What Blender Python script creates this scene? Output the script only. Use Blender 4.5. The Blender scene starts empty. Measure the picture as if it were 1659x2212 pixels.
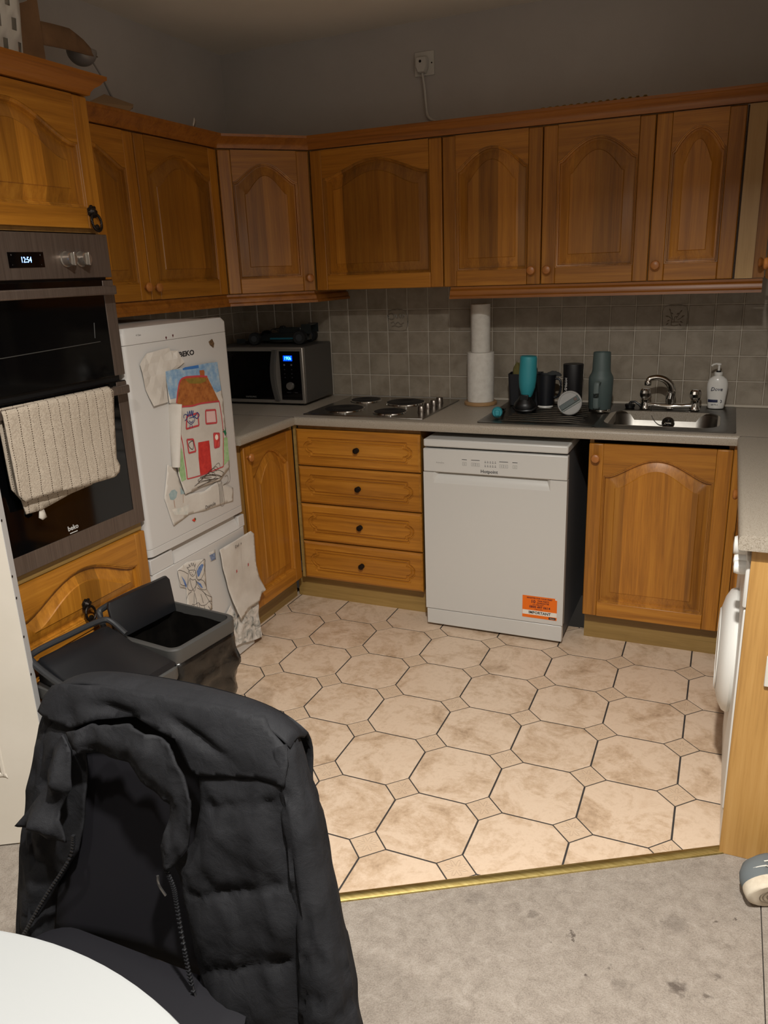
import bpy, bmesh, math, random
from math import sin, cos, pi, radians, sqrt
from mathutils import Vector, Matrix, noise
from mathutils.geometry import delaunay_2d_cdt

random.seed(7)
scene = bpy.context.scene
COL = scene.collection

# ------------------------------------------------------------------ camera
cam_d = bpy.data.cameras.new('camera')
cam = bpy.data.objects.new('camera', cam_d); COL.objects.link(cam)
_f = Vector((-0.38682, 0.87315, -0.29660)); _r = Vector((0.91821, 0.39443, -0.03636)); _u = Vector((-0.08524, 0.28640, 0.95431))
cam.matrix_world = Matrix(((_r.x, _u.x, -_f.x, 2.3603), (_r.y, _u.y, -_f.y, -3.6152), (_r.z, _u.z, -_f.z, 1.5235), (0, 0, 0, 1)))
cam_d.sensor_fit = 'HORIZONTAL'; cam_d.sensor_width = 36.0
cam_d.lens = 36.0 * 1679.4 / 1659.0
cam_d.clip_start = 0.05
scene.camera = cam

# ------------------------------------------------------------------ world, lights, exposure
w = bpy.data.worlds.new('room_ambient'); scene.world = w; w.use_nodes = True
w.node_tree.nodes['Background'].inputs[0].default_value = (1.0, 0.86, 0.72, 1)
w.node_tree.nodes['Background'].inputs[1].default_value = 0.02

def area_light(name, loc, size, power, col=(1.0, 0.98, 0.935)):
    l = bpy.data.lights.new(name, 'AREA'); l.shape = 'DISK'; l.size = size; l.energy = power; l.color = col; l.spread = radians(150)
    o = bpy.data.objects.new(name, l); COL.objects.link(o); o.location = loc
    return o
# ceiling downlights of the dining area the photo is taken from
area_light('downlight_near_peninsula', (2.25, -3.05, 2.52), 0.09, 72)
area_light('downlight_left_of_table', (1.5, -3.3, 2.52), 0.09, 14)

scene.view_settings.view_transform = 'Standard'
scene.view_settings.look = 'None'
scene.view_settings.exposure = 0.04
scene.view_settings.gamma = 1.0
scene.view_settings.use_curve_mapping = False

# ------------------------------------------------------------------ materials
def lin(c):
    return tuple(((v / 255.0) / 12.92 if v / 255.0 <= 0.04045 else ((v / 255.0 + 0.055) / 1.055) ** 2.4) for v in c) + (1.0,)

class NT:
    def __init__(s, name):
        s.m = bpy.data.materials.new(name); s.m.use_nodes = True
        s.t = s.m.node_tree; s.b = s.t.nodes['Principled BSDF']
    def n(s, typ, **kw):
        nd = s.t.nodes.new(typ)
        for k, v in kw.items():
            if k == 'i':
                for kk, vv in v.items(): nd.inputs[kk].default_value = vv
            else: setattr(nd, k, v)
        return nd
    def l(s, a, b): s.t.links.new(a, b)
    def ramp(s, fac, stops):
        r = s.n('ShaderNodeValToRGB'); el = r.color_ramp.elements
        while len(el) < len(stops): el.new(0.5)
        for e, (p, c) in zip(el, stops): e.position = p; e.color = c
        s.l(fac, r.inputs[0]); return r.outputs[0]
    def coords(s, scale, rnd=True):
        tc = s.n('ShaderNodeTexCoord'); mp = s.n('ShaderNodeMapping'); mp.inputs['Scale'].default_value = scale
        if rnd:
            oi = s.n('ShaderNodeObjectInfo'); mu = s.n('ShaderNodeMath', operation='MULTIPLY', i={1: 37.0}); s.l(oi.outputs['Random'], mu.inputs[0])
            ad = s.n('ShaderNodeVectorMath', operation='ADD'); s.l(tc.outputs['Object'], ad.inputs[0]); s.l(mu.outputs[0], ad.inputs[1]); s.l(ad.outputs[0], mp.inputs['Vector'])
        else: s.l(tc.outputs['Object'], mp.inputs['Vector'])
        return mp.outputs[0]
    def noise(s, vec, scale=1.0, detail=6, rough=0.55, dist=0.0):
        nz = s.n('ShaderNodeTexNoise', i={'Scale': scale, 'Detail': detail, 'Roughness': rough, 'Distortion': dist}); s.l(vec, nz.inputs['Vector']); return nz.outputs['Fac']
    def bump(s, h, strength, dist=0.01):
        b = s.n('ShaderNodeBump', i={'Strength': strength, 'Distance': dist}); s.l(h, b.inputs['Height']); s.l(b.outputs[0], s.b.inputs['Normal'])

MATS = {}
def plain(name, col, rough=0.5, metal=0.0, coat=0.0, emit=None, es=1.0, spec=None, bump=None, alpha=None):
    if name in MATS: return MATS[name]
    t = NT(name); t.b.inputs['Base Color'].default_value = lin(col); t.b.inputs['Roughness'].default_value = rough; t.b.inputs['Metallic'].default_value = metal
    if coat: t.b.inputs['Coat Weight'].default_value = coat
    if spec is not None: t.b.inputs['Specular IOR Level'].default_value = spec
    if emit: t.b.inputs['Emission Color'].default_value = lin(emit); t.b.inputs['Emission Strength'].default_value = es
    if bump: t.bump(t.noise(t.coords((1, 1, 1)), bump[0], 4), bump[1], 0.004)
    MATS[name] = t.m; return t.m

def mottled(name, stops, scale=20, rough=0.5, bump=None, detail=6, stretch=(1, 1, 1), metal=0.0, coat=0.0, r0=0.3, r1=0.7, dist=0.0):
    if name in MATS: return MATS[name]
    t = NT(name); v = t.coords(stretch); f = t.noise(v, scale, detail, 0.6, dist)
    n = len(stops)
    t.l(t.ramp(f, [(r0 + (r1 - r0) * i / (n - 1), lin(c)) for i, c in enumerate(stops)]), t.b.inputs['Base Color'])
    t.b.inputs['Roughness'].default_value = rough; t.b.inputs['Metallic'].default_value = metal; t.b.inputs['Coat Weight'].default_value = coat
    if bump: t.bump(t.noise(v, bump[0], 5), bump[1], 0.004)
    MATS[name] = t.m; return t.m

def oak(name, axis, base=((108, 62, 13), (165, 106, 30), (194, 134, 46)), stave=0.0, rough=0.38, gs=1.0):
    if name in MATS: return MATS[name]
    t = NT(name)
    a, b = 34 * gs, 1.2 * gs
    sc = {'z': (a, a, b), 'x': (b, a, a), 'y': (a, b, a)}[axis]
    v = t.coords(sc)
    f = t.noise(v, 1.0, 9, 0.62, 0.6)
    v2 = t.coords(tuple(q * 7 for q in sc)); f2 = t.noise(v2, 1.0, 3, 0.5)
    mx = t.n('ShaderNodeMix', data_type='FLOAT', i={0: 0.28}); t.l(f, mx.inputs[2]); t.l(f2, mx.inputs[3])
    colr = t.ramp(mx.outputs[0], [(0.22, lin(base[0])), (0.5, lin(base[1])), (0.78, lin(base[2]))])
    oi = t.n('ShaderNodeObjectInfo')
    if stave:
        tc = t.n('ShaderNodeTexCoord'); sp = t.n('ShaderNodeSeparateXYZ'); t.l(tc.outputs['Object'], sp.inputs[0])
        m1 = t.n('ShaderNodeMath', operation='DIVIDE', i={1: stave}); t.l(sp.outputs[0], m1.inputs[0])
        m0 = t.n('ShaderNodeMath', operation='ADD'); t.l(m1.outputs[0], m0.inputs[0]); t.l(oi.outputs['Random'], m0.inputs[1])
        m2 = t.n('ShaderNodeMath', operation='FLOOR'); t.l(m0.outputs[0], m2.inputs[0])
        m3 = t.n('ShaderNodeMath', operation='MULTIPLY_ADD', i={1: 1.7}); t.l(m2.outputs[0], m3.inputs[0])
        m4 = t.n('ShaderNodeMath', operation='MULTIPLY', i={1: 91.0}); t.l(oi.outputs['Random'], m4.inputs[0]); t.l(m4.outputs[0], m3.inputs[2])
        wn = t.n('ShaderNodeTexWhiteNoise', noise_dimensions='1D'); t.l(m3.outputs[0], wn.inputs['W']); src = wn.outputs['Value']
    else: src = oi.outputs['Random']
    mr = t.n('ShaderNodeMapRange', i={3: 0.62 if stave else 0.82, 4: 1.16 if stave else 1.08}); t.l(src, mr.inputs[0])
    mc = t.n('ShaderNodeMix', data_type='RGBA', blend_type='MULTIPLY', i={0: 1.0}); t.l(colr, mc.inputs[6])
    cb = t.n('ShaderNodeCombineColor')
    for k in range(3): t.l(mr.outputs[0], cb.inputs[k])
    t.l(cb.outputs[0], mc.inputs[7]); t.l(mc.outputs[2], t.b.inputs['Base Color'])
    t.b.inputs['Roughness'].default_value = rough; t.b.inputs['Coat Weight'].default_value = 0.12; t.b.inputs['Coat Roughness'].default_value = 0.3
    t.bump(f2, 0.06, 0.002)
    MATS[name] = t.m; return t.m

OAKV = oak('oak_vertical_grain', 'z'); OAKH = oak('oak_horizontal_grain', 'x'); OAKP = oak('oak_glued_staves', 'z', stave=0.082)
OAKY = oak('oak_moulding', 'x', base=((98, 54, 14), (154, 93, 30), (180, 115, 44)))
PLINTH = oak('plinth_laminate', 'x', base=((118, 92, 46), (150, 120, 66), (168, 138, 82)), rough=0.45)
CARC = oak('carcass_laminate', 'z', base=((120, 84, 40), (160, 118, 62), (176, 134, 76)), rough=0.5)
ENDP = oak('end_panel_laminate', 'z', base=((142, 100, 48), (182, 138, 76), (198, 156, 94)), rough=0.45)
DARKGAP = plain('shadow_gap_carcass_edge', (54, 34, 18), 0.7)
WHITE = plain('white_enamel', (196, 194, 189), 0.3)
WHITE2 = plain('white_plastic', (220, 218, 212), 0.4)
FRIDGE = plain('fridge_white_enamel', (192, 188, 183), 0.38)
STEEL = mottled('brushed_steel', ((128, 120, 112), (158, 150, 142)), 3, 0.34, metal=1.0, stretch=(2, 2, 120))
STEELH = mottled('brushed_steel_plate', ((150, 146, 140), (176, 172, 166)), 4, 0.26, metal=1.0, stretch=(4, 90, 90))
OVST = mottled('oven_brushed_steel', ((96, 83, 74), (118, 104, 94)), 3, 0.38, metal=0.6, stretch=(90, 90, 2))
CHROME = plain('polished_chrome', (210, 208, 204), 0.08, 1.0)
BLACKGL = plain('black_glass', (4, 4, 5), 0.06, 0.0, spec=0.5)
BLACKPL = plain('black_plastic', (14, 14, 15), 0.4)
DGREY = plain('dark_grey_plastic', (62, 62, 62), 0.42)
ANTIQ = plain('antique_bronze', (38, 30, 24), 0.45, 0.7)
BRASS = mottled('brass_strip', ((168, 146, 84), (206, 186, 124)), 6, 0.42, metal=1.0, stretch=(1, 30, 30))
PAPER = mottled('drawing_paper', ((184, 175, 164), (204, 197, 187)), 8, 0.85)
BLUE_LED = plain('blue_display', (6, 20, 60), 0.3, emit=(120, 170, 255), es=6.0)
BLUE_BACK = plain('blue_backlight', (2, 20, 90), 0.3, emit=(0, 70, 255), es=1.4)

# ------------------------------------------------------------------ mesh helpers
class MB:
    def __init__(s): s.v = []; s.f = []
    def add(s, vs, fs):
        k = len(s.v); s.v += [tuple(p) for p in vs]; s.f += [tuple(i + k for i in f) for f in fs]; return s
    def box(s, x0, x1, y0, y1, z0, z1):
        return s.add([(x0, y0, z0), (x1, y0, z0), (x1, y1, z0), (x0, y1, z0), (x0, y0, z1), (x1, y0, z1), (x1, y1, z1), (x0, y1, z1)],
                     [(0, 3, 2, 1), (4, 5, 6, 7), (0, 1, 5, 4), (1, 2, 6, 5), (2, 3, 7, 6), (3, 0, 4, 7)])
    def loft(s, rings, close=True, cap0=True, cap1=True):
        n = len(rings[0]); vs = [p for r in rings for p in r]; fs = []
        for a in range(len(rings) - 1):
            for i in range(n if close else n - 1):
                j = (i + 1) % n; fs.append((a * n + i, a * n + j, (a + 1) * n + j, (a + 1) * n + i))
        if close and cap0: fs.append(tuple(reversed(range(n))))
        if close and cap1: fs.append(tuple(range((len(rings) - 1) * n, len(rings) * n)))
        return s.add(vs, fs)
    def prism(s, poly, fn0, fn1):
        return s.loft([[fn0(*p) for p in poly], [fn1(*p) for p in poly]])
    def lathe(s, prof, c=(0, 0, 0), axis='z', n=24, cap=True):
        rings = []
        for r, h in prof:
            ring = []
            for i in range(n):
                a = 2 * pi * i / n; x, y = r * cos(a), r * sin(a)
                p = {'z': (x, y, h), 'y': (x, h, y), '-y': (x, -h, y), 'x': (h, x, y), '-x': (-h, x, y)}[axis]
                ring.append((p[0] + c[0], p[1] + c[1], p[2] + c[2]))
            rings.append(ring)
        return s.loft(rings, True, cap, cap)
    def tube(s, pts, r, n=10, cap=True):
        pts = [Vector(p) for p in pts]; rings = []
        up = Vector((0, 0, 1))
        for i, p in enumerate(pts):
            d = (pts[min(i + 1, len(pts) - 1)] - pts[max(i - 1, 0)]).normalized()
            a = d.cross(up)
            if a.length < 1e-3: a = d.cross(Vector((1, 0, 0)))
            a.normalize(); b = d.cross(a).normalized()
            rr = r[i] if isinstance(r, (list, tuple)) else r
            rx, ry = rr if isinstance(rr, tuple) else (rr, rr)
            rings.append([tuple(p + a * rx * cos(2 * pi * k / n) + b * ry * sin(2 * pi * k / n)) for k in range(n)])
        return s.loft(rings, True, cap, cap)
    def grid(s, fn, nu, nv):
        vs = [fn(i / nu, j / nv) for j in range(nv + 1) for i in range(nu + 1)]
        fs = [(j * (nu + 1) + i, j * (nu + 1) + i + 1, (j + 1) * (nu + 1) + i + 1, (j + 1) * (nu + 1) + i) for j in range(nv) for i in range(nu)]
        return s.add(vs, fs)
    def mesh(s, name):
        me = bpy.data.meshes.new(name); me.from_pydata(s.v, [], s.f); me.update(); return me
    def build(s, name, mat, parent=None, loc=(0, 0, 0), rot=(0, 0, 0), bev=None, smooth=True, ang=35, solid=None, sub=0, fix=True):
        me = s.mesh(name)
        if fix:
            bm = bmesh.new(); bm.from_mesh(me); bmesh.ops.remove_doubles(bm, verts=bm.verts, dist=1e-6); bmesh.ops.recalc_face_normals(bm, faces=bm.faces); bm.to_mesh(me); bm.free()
        if smooth:
            me.polygons.foreach_set('use_smooth', [True] * len(me.polygons)); me.set_sharp_from_angle(angle=radians(ang))
        return link(name, me, mat, parent, loc, rot, bev, solid, sub)

def link(name, me, mat, parent=None, loc=(0, 0, 0), rot=(0, 0, 0), bev=None, solid=None, sub=0):
    o = bpy.data.objects.new(name, me); COL.objects.link(o)
    if mat: me.materials.append(mat)
    o.parent = parent; o.location = loc; o.rotation_euler = rot
    if solid: md = o.modifiers.new('thickness', 'SOLIDIFY'); md.thickness = solid; md.offset = 0
    if sub: md = o.modifiers.new('smooth', 'SUBSURF'); md.levels = sub; md.render_levels = sub
    if bev: md = o.modifiers.new('edge', 'BEVEL'); md.width = bev; md.segments = 2; md.limit_method = 'ANGLE'; md.angle_limit = radians(40)
    return o

def tag(o, label, cat, group=None):
    o['label'] = label; o['category'] = cat
    if group: o['group'] = group
    return o
def thing(name, label, cat, loc=(0, 0, 0), rz=0.0, group=None):
    o = bpy.data.objects.new(name, None); COL.objects.link(o); o.location = loc; o.rotation_euler = (0, 0, rz); o.empty_display_size = 0.05
    return tag(o, label, cat, group)
def struct(o): o['kind'] = 'structure'; return o
def BX(x0, x1, y0, y1, z0, z1): return MB().box(x0, x1, y0, y1, z0, z1)

def text(name, s, size, mat, parent, mtx, align='CENTER', thick=0.0002, xs=1.0, shear=0.0, bold=0.0):
    cu = bpy.data.curves.new(name, 'FONT'); cu.body = s; cu.size = size; cu.align_x = align; cu.align_y = 'CENTER'; cu.extrude = thick; cu.shear = shear; cu.offset = bold * size; cu.resolution_u = 2
    tmp = bpy.data.objects.new('tmp', cu); COL.objects.link(tmp)
    me = bpy.data.meshes.new_from_object(tmp); bpy.data.objects.remove(tmp); bpy.data.curves.remove(cu)
    me.name = name; me.materials.clear(); me.materials.append(mat)
    o = bpy.data.objects.new(name, me); COL.objects.link(o); o.parent = parent
    o.matrix_local = mtx @ Matrix.Diagonal((xs, 1, 1, 1)); return o
# text frames: face -y (front of local frame) ; face +x
def F_front(x, y, z, roll=0): return Matrix.Translation((x, y, z)) @ Matrix.Rotation(pi / 2, 4, 'X') @ Matrix.Rotation(roll, 4, 'Z')

def cdt(poly, res, fn, holes=None):
    """triangulated sheet inside a 2D polygon; fn maps (u, v) to 3D"""
    dense = []
    for i, p in enumerate(poly):
        q = poly[(i + 1) % len(poly)]; d = sqrt((q[0] - p[0]) ** 2 + (q[1] - p[1]) ** 2); k = max(1, int(d / res))
        dense += [(p[0] + (q[0] - p[0]) * j / k, p[1] + (q[1] - p[1]) * j / k) for j in range(k)]
    def inside(x, y):
        c = False
        for i in range(len(poly)):
            (x1, y1), (x2, y2) = poly[i], poly[i - 1]
            if (y1 > y) != (y2 > y) and x < (x2 - x1) * (y - y1) / (y2 - y1) + x1: c = not c
        return c
    n = len(dense); pts = [Vector(p) for p in dense]
    x0, x1 = min(p[0] for p in poly), max(p[0] for p in poly); y0, y1 = min(p[1] for p in poly), max(p[1] for p in poly)
    y = y0 + res * 0.6; row = 0
    while y < y1:
        x = x0 + res * (0.5 if row % 2 else 1.0)
        while x < x1:
            if inside(x, y) and all((x - p[0]) ** 2 + (y - p[1]) ** 2 > (res * 0.55) ** 2 for p in dense): pts.append(Vector((x, y)))
            x += res
        y += res * 0.87; row += 1
    vs, es, fs, *_ = delaunay_2d_cdt(pts, [(i, (i + 1) % n) for i in range(n)], [], 1, 1e-7)
    mb = MB(); mb.add([fn(p[0], p[1]) for p in vs], [tuple(f) for f in fs]); return mb
def ribbon(pts, wdt, fn):
    """flat drawn stroke along 2D points"""
    L, Rr = [], []
    for i, p in enumerate(pts):
        a, b = pts[max(i - 1, 0)], pts[min(i + 1, len(pts) - 1)]
        d = Vector((b[0] - a[0], b[1] - a[1])); d = d.normalized() if d.length > 1e-9 else Vector((1, 0))
        L.append((p[0] - d.y * wdt / 2, p[1] + d.x * wdt / 2)); Rr.append((p[0] + d.y * wdt / 2, p[1] - d.x * wdt / 2))
    mb = MB(); n = len(pts)
    mb.add([fn(*q) for q in L + Rr], [(i, i + 1, n + i + 1, n + i) for i in range(n - 1)]); return mb
def smooth_path(pts, k=6):
    out = []; P = [Vector(p) for p in pts]
    for i in range(len(P) - 1):
        p0, p1, p2, p3 = P[max(i - 1, 0)], P[i], P[i + 1], P[min(i + 2, len(P) - 1)]
        for j in range(k):
            t = j / k
            out.append(0.5 * ((2 * p1) + (-p0 + p2) * t + (2 * p0 - 5 * p1 + 4 * p2 - p3) * t * t + (-p0 + 3 * p1 - 3 * p2 + p3) * t ** 3))
    out.append(P[-1]); return out
def nz(x, y, z=0.0): return noise.noise(Vector((x, y, z)))

# measured outlines (metres): drawings as (y, z) on the fridge front, jacket panels as (x, z)
DATA = {
'f_crumple':[(-1.582,1.26),(-1.539,1.291),(-1.479,1.296),(-1.424,1.298),(-1.417,1.287),(-1.381,1.284),(-1.35,1.241),(-1.395,1.223),(-1.455,1.22),(-1.465,1.118),(-1.543,1.117),(-1.567,1.177)],
'f_roll':[(-1.476,1.116),(-1.405,1.106),(-1.457,0.886),(-1.487,0.892)],
'f_house':[(-1.461,1.223),(-1.32,1.223),(-1.159,1.219),(-1.151,1.138),(-1.145,1.082),(-1.145,0.941),(-1.144,0.81),(-1.218,0.775),(-1.333,0.782),(-1.431,0.777),(-1.456,0.855),(-1.457,0.886),(-1.424,1.002),(-1.415,1.099),(-1.461,1.113)],
'h_sky':[(-1.461,1.222),(-1.424,1.223),(-1.368,1.221),(-1.353,1.223),(-1.276,1.222),(-1.231,1.222),(-1.158,1.219),(-1.156,1.161),(-1.151,1.112),(-1.182,1.108),(-1.199,1.118),(-1.214,1.149),(-1.229,1.175),(-1.248,1.179),(-1.276,1.183),(-1.353,1.189),(-1.387,1.185),(-1.406,1.163),(-1.421,1.125),(-1.453,1.126),(-1.46,1.153),(-1.462,1.193)],
'h_skydark':[(-1.368,1.22),(-1.353,1.223),(-1.276,1.222),(-1.275,1.211),(-1.315,1.212),(-1.366,1.215)],
'h_roof':[(-1.353,1.189),(-1.277,1.182),(-1.231,1.174),(-1.173,1.074),(-1.282,1.081),(-1.409,1.088),(-1.414,1.102),(-1.423,1.109),(-1.411,1.149),(-1.39,1.182)],
'h_roofgreen':[(-1.363,1.182),(-1.306,1.178),(-1.243,1.169),(-1.24,1.159),(-1.278,1.155),(-1.339,1.164)],
'h_chimney':[(-1.275,1.202),(-1.249,1.201),(-1.245,1.194),(-1.248,1.177),(-1.274,1.181)],
'h_rooflineL':[(-1.353,1.189),(-1.387,1.183),(-1.407,1.154),(-1.423,1.107)],
'h_rooftop':[(-1.353,1.189),(-1.277,1.182),(-1.231,1.174)],
'h_roofbase':[(-1.411,1.093),(-1.338,1.084),(-1.284,1.084),(-1.173,1.074)],
'h_wallL':[(-1.42,1.006),(-1.419,0.978),(-1.42,0.989),(-1.415,0.954),(-1.412,0.885),(-1.412,0.831)],
'h_wallB':[(-1.412,0.831),(-1.329,0.824),(-1.27,0.823),(-1.188,0.823)],
'h_wallR':[(-1.173,1.074),(-1.167,1.028),(-1.166,0.97),(-1.17,0.929),(-1.179,0.878),(-1.187,0.823)],
'h_w1':[(-1.375,1.053),(-1.386,1.009),(-1.312,1.008),(-1.309,1.053),(-1.375,1.053)],
'h_w2':[(-1.262,1.054),(-1.2,1.046),(-1.202,0.997),(-1.267,1.005),(-1.262,1.054)],
'h_w2fill':[(-1.256,1.049),(-1.206,1.043),(-1.208,1.001),(-1.26,1.008)],
'h_w3':[(-1.39,0.971),(-1.353,0.965),(-1.346,0.919),(-1.387,0.921),(-1.39,0.971)],
'h_w4':[(-1.228,0.961),(-1.192,0.954),(-1.2,0.905),(-1.231,0.906),(-1.228,0.961)],
'h_w4fill':[(-1.225,0.958),(-1.196,0.952),(-1.203,0.908),(-1.228,0.909)],
'h_door':[(-1.326,0.947),(-1.282,0.943),(-1.26,0.941),(-1.259,0.918),(-1.261,0.826),(-1.3,0.821),(-1.335,0.828),(-1.335,0.888)],
'h_greenL':[(-1.426,0.95),(-1.442,0.911),(-1.453,0.869),(-1.444,0.829),(-1.418,0.831),(-1.419,0.932)],
'h_greenR':[(-1.166,0.932),(-1.142,0.928),(-1.145,0.84),(-1.182,0.826)],
'h_plant':[(-1.156,0.937),(-1.162,0.951),(-1.172,0.957),(-1.161,0.957),(-1.166,0.968),(-1.155,0.956),(-1.147,0.969),(-1.148,0.952),(-1.146,0.946),(-1.154,0.937)],
'h_fig_head':[(-1.376,1.046),(-1.375,1.034),(-1.356,1.021),(-1.335,1.031),(-1.339,1.043),(-1.364,1.044)],
'h_fig_hair':[(-1.369,1.069),(-1.369,1.052),(-1.356,1.069),(-1.358,1.05),(-1.344,1.069),(-1.347,1.05),(-1.335,1.067),(-1.342,1.047),(-1.323,1.048),(-1.315,1.056),(-1.303,1.044),(-1.319,1.035),(-1.333,1.044)],
'h_fig_arm':[(-1.392,1.049),(-1.392,1.058),(-1.382,1.061),(-1.374,1.057),(-1.373,1.047),(-1.39,1.039)],
'h_fig_legs':[(-1.362,1.02),(-1.368,1.008)],
'h_fig_legs2':[(-1.353,1.018),(-1.351,1.006)],
'h_smile':[(-1.366,1.036),(-1.361,1.029),(-1.348,1.028),(-1.343,1.034)],
'h_face3':[(-1.36,0.961),(-1.379,0.957),(-1.384,0.949),(-1.376,0.937),(-1.364,0.93),(-1.356,0.941),(-1.356,0.957),(-1.36,0.961)],
'h_bluebird':[(-1.22,1.236),(-1.212,1.237),(-1.2,1.231),(-1.211,1.225),(-1.222,1.225)],
'h_bluestroke':[(-1.195,1.256),(-1.184,1.245),(-1.176,1.231)],
'f_tree':[(-1.502,0.906),(-1.458,0.882),(-1.43,0.777),(-1.315,0.758),(-1.218,0.775),(-1.127,0.721),(-1.136,0.669),(-1.327,0.685),(-1.415,0.697),(-1.508,0.681),(-1.525,0.74),(-1.539,0.793)],
't_tree1':[(-1.513,0.801),(-1.498,0.811),(-1.48,0.81),(-1.468,0.797),(-1.476,0.78),(-1.493,0.774),(-1.51,0.781)],
't_trunk1':[(-1.491,0.773),(-1.49,0.745)],
't_tree2':[(-1.45,0.81),(-1.44,0.799),(-1.426,0.78),(-1.45,0.783)],
't_trunk2':[(-1.437,0.78),(-1.441,0.749)],
't_ground':[(-1.508,0.744),(-1.455,0.735),(-1.41,0.734),(-1.423,0.699),(-1.496,0.72)],
't_scrib':[(-1.379,0.795),(-1.334,0.799),(-1.229,0.787),(-1.353,0.808),(-1.307,0.815),(-1.239,0.796),(-1.36,0.784),(-1.311,0.788),(-1.241,0.785),(-1.187,0.794),(-1.224,0.818),(-1.265,0.813),(-1.204,0.787),(-1.251,0.808),(-1.34,0.819),(-1.275,0.794),(-1.336,0.786)],
't_trunk3':[(-1.23,0.78),(-1.219,0.742),(-1.222,0.679),(-1.197,0.672),(-1.194,0.708),(-1.199,0.75),(-1.206,0.785)],
't_crown3':[(-1.175,0.779),(-1.156,0.779),(-1.16,0.755),(-1.195,0.749),(-1.145,0.754),(-1.14,0.802),(-1.145,0.821)],
't_brown':[(-1.396,0.775),(-1.364,0.781),(-1.331,0.777),(-1.331,0.774),(-1.368,0.777)],
't_text':[(-1.339,0.694),(-1.238,0.673)],
'heart':[(-1.401,0.671),(-1.391,0.672),(-1.383,0.675),(-1.38,0.669),(-1.386,0.662),(-1.392,0.662)],
'bekologo':[(-1.367,1.26),(-1.275,1.261),(-1.276,1.275),(-1.367,1.274)],
'badge':[(-1.188,1.296),(-1.167,1.304),(-1.157,1.287),(-1.164,1.272),(-1.181,1.283)],
'm1':[(-1.425,1.331),(-1.388,1.335)],
'fr_line1':[(-1.657,1.322),(-1.092,1.324)],
'fr_split':[(-1.648,0.608),(-1.527,0.581),(-1.523,0.605),(-1.181,0.601),(-1.061,0.59)],
'fr_low':[(-1.644,0.56),(-1.275,0.536),(-1.06,0.543)],
'fr_up':[(-1.64,0.65),(-1.063,0.632)],
'fr_bot':[(-1.353,0.001),(-1.058,0.014)],
'fr_dot':[(-1.314,0.019)],
'p_right':[(-1.274,0.512),(-1.165,0.514),(-1.058,0.519),(-1.036,0.5),(-1.036,0.43),(-1.035,0.362),(-1.018,0.3),(-0.982,0.226),(-1.018,0.226),(-1.048,0.203),(-1.105,0.202),(-1.137,0.2),(-1.193,0.18),(-1.211,0.218),(-1.225,0.264),(-1.246,0.341),(-1.267,0.435)],
'p_scrib':[(-1.226,0.256),(-1.193,0.18),(-1.137,0.2),(-1.031,0.222),(-1.038,0.111),(-1.024,0.033),(-1.028,0.023),(-1.08,0.033),(-1.204,0.07),(-1.265,0.074),(-1.303,0.079),(-1.322,0.091),(-1.315,0.182),(-1.305,0.214),(-1.254,0.239)],
'fairy_box':[(-1.516,0.518),(-1.459,0.528),(-1.355,0.502),(-1.361,0.382),(-1.335,0.336),(-1.341,0.29),(-1.413,0.286),(-1.49,0.337),(-1.48,0.43),(-1.513,0.448)],
'fa_wingR':[(-1.415,0.463),(-1.409,0.478),(-1.396,0.49),(-1.355,0.501),(-1.355,0.48),(-1.361,0.458),(-1.377,0.441),(-1.394,0.432),(-1.409,0.436),(-1.415,0.463)],
'fa_wingR2':[(-1.412,0.44),(-1.377,0.421),(-1.362,0.384),(-1.387,0.388),(-1.409,0.412),(-1.417,0.434)],
'fa_wingRfill':[(-1.408,0.471),(-1.393,0.484),(-1.373,0.489),(-1.365,0.481),(-1.377,0.466),(-1.399,0.447),(-1.407,0.448)],
'fa_wingL':[(-1.462,0.481),(-1.473,0.491),(-1.492,0.505),(-1.513,0.514),(-1.516,0.497),(-1.511,0.467),(-1.505,0.455),(-1.478,0.442),(-1.467,0.454)],
'fa_wingLfill':[(-1.499,0.488),(-1.482,0.462),(-1.475,0.438),(-1.482,0.433),(-1.49,0.458)],
'fa_wingR2fill':[(-1.415,0.434),(-1.394,0.415),(-1.384,0.394),(-1.393,0.398),(-1.411,0.423)],
'fa_crown':[(-1.454,0.495),(-1.463,0.507),(-1.449,0.503),(-1.45,0.515),(-1.442,0.502),(-1.436,0.516),(-1.431,0.501),(-1.424,0.511),(-1.421,0.495),(-1.412,0.503),(-1.421,0.483)],
'fa_head':[(-1.453,0.492),(-1.45,0.477),(-1.438,0.463),(-1.423,0.464),(-1.418,0.479),(-1.453,0.492)],
'fa_hairL':[(-1.455,0.493),(-1.462,0.472),(-1.467,0.454)],
'fa_hairR':[(-1.417,0.479),(-1.415,0.454),(-1.419,0.443)],
'fa_bodice':[(-1.453,0.461),(-1.451,0.433),(-1.438,0.402),(-1.423,0.422),(-1.423,0.444),(-1.439,0.448),(-1.453,0.461)],
'fa_armL':[(-1.457,0.458),(-1.473,0.43),(-1.451,0.411),(-1.419,0.423),(-1.421,0.441)],
'fa_skirtL':[(-1.452,0.407),(-1.474,0.404),(-1.488,0.39)],
'fa_skirtR':[(-1.418,0.408),(-1.385,0.379),(-1.355,0.327),(-1.342,0.306)],
'fa_hem':[(-1.49,0.337),(-1.476,0.336),(-1.457,0.357),(-1.447,0.35),(-1.421,0.349),(-1.408,0.332),(-1.379,0.322),(-1.355,0.327),(-1.338,0.318)],
'fa_fold1':[(-1.438,0.399),(-1.454,0.321)],
'fa_fold2':[(-1.434,0.392),(-1.428,0.318)],
'fa_fold3':[(-1.418,0.343),(-1.413,0.286)],
'fa_fold4':[(-1.39,0.326),(-1.381,0.289)],
'fa_fold5':[(-1.365,0.311),(-1.353,0.29)],
'fa_train':[(-1.391,0.385),(-1.368,0.36),(-1.337,0.337)],
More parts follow.
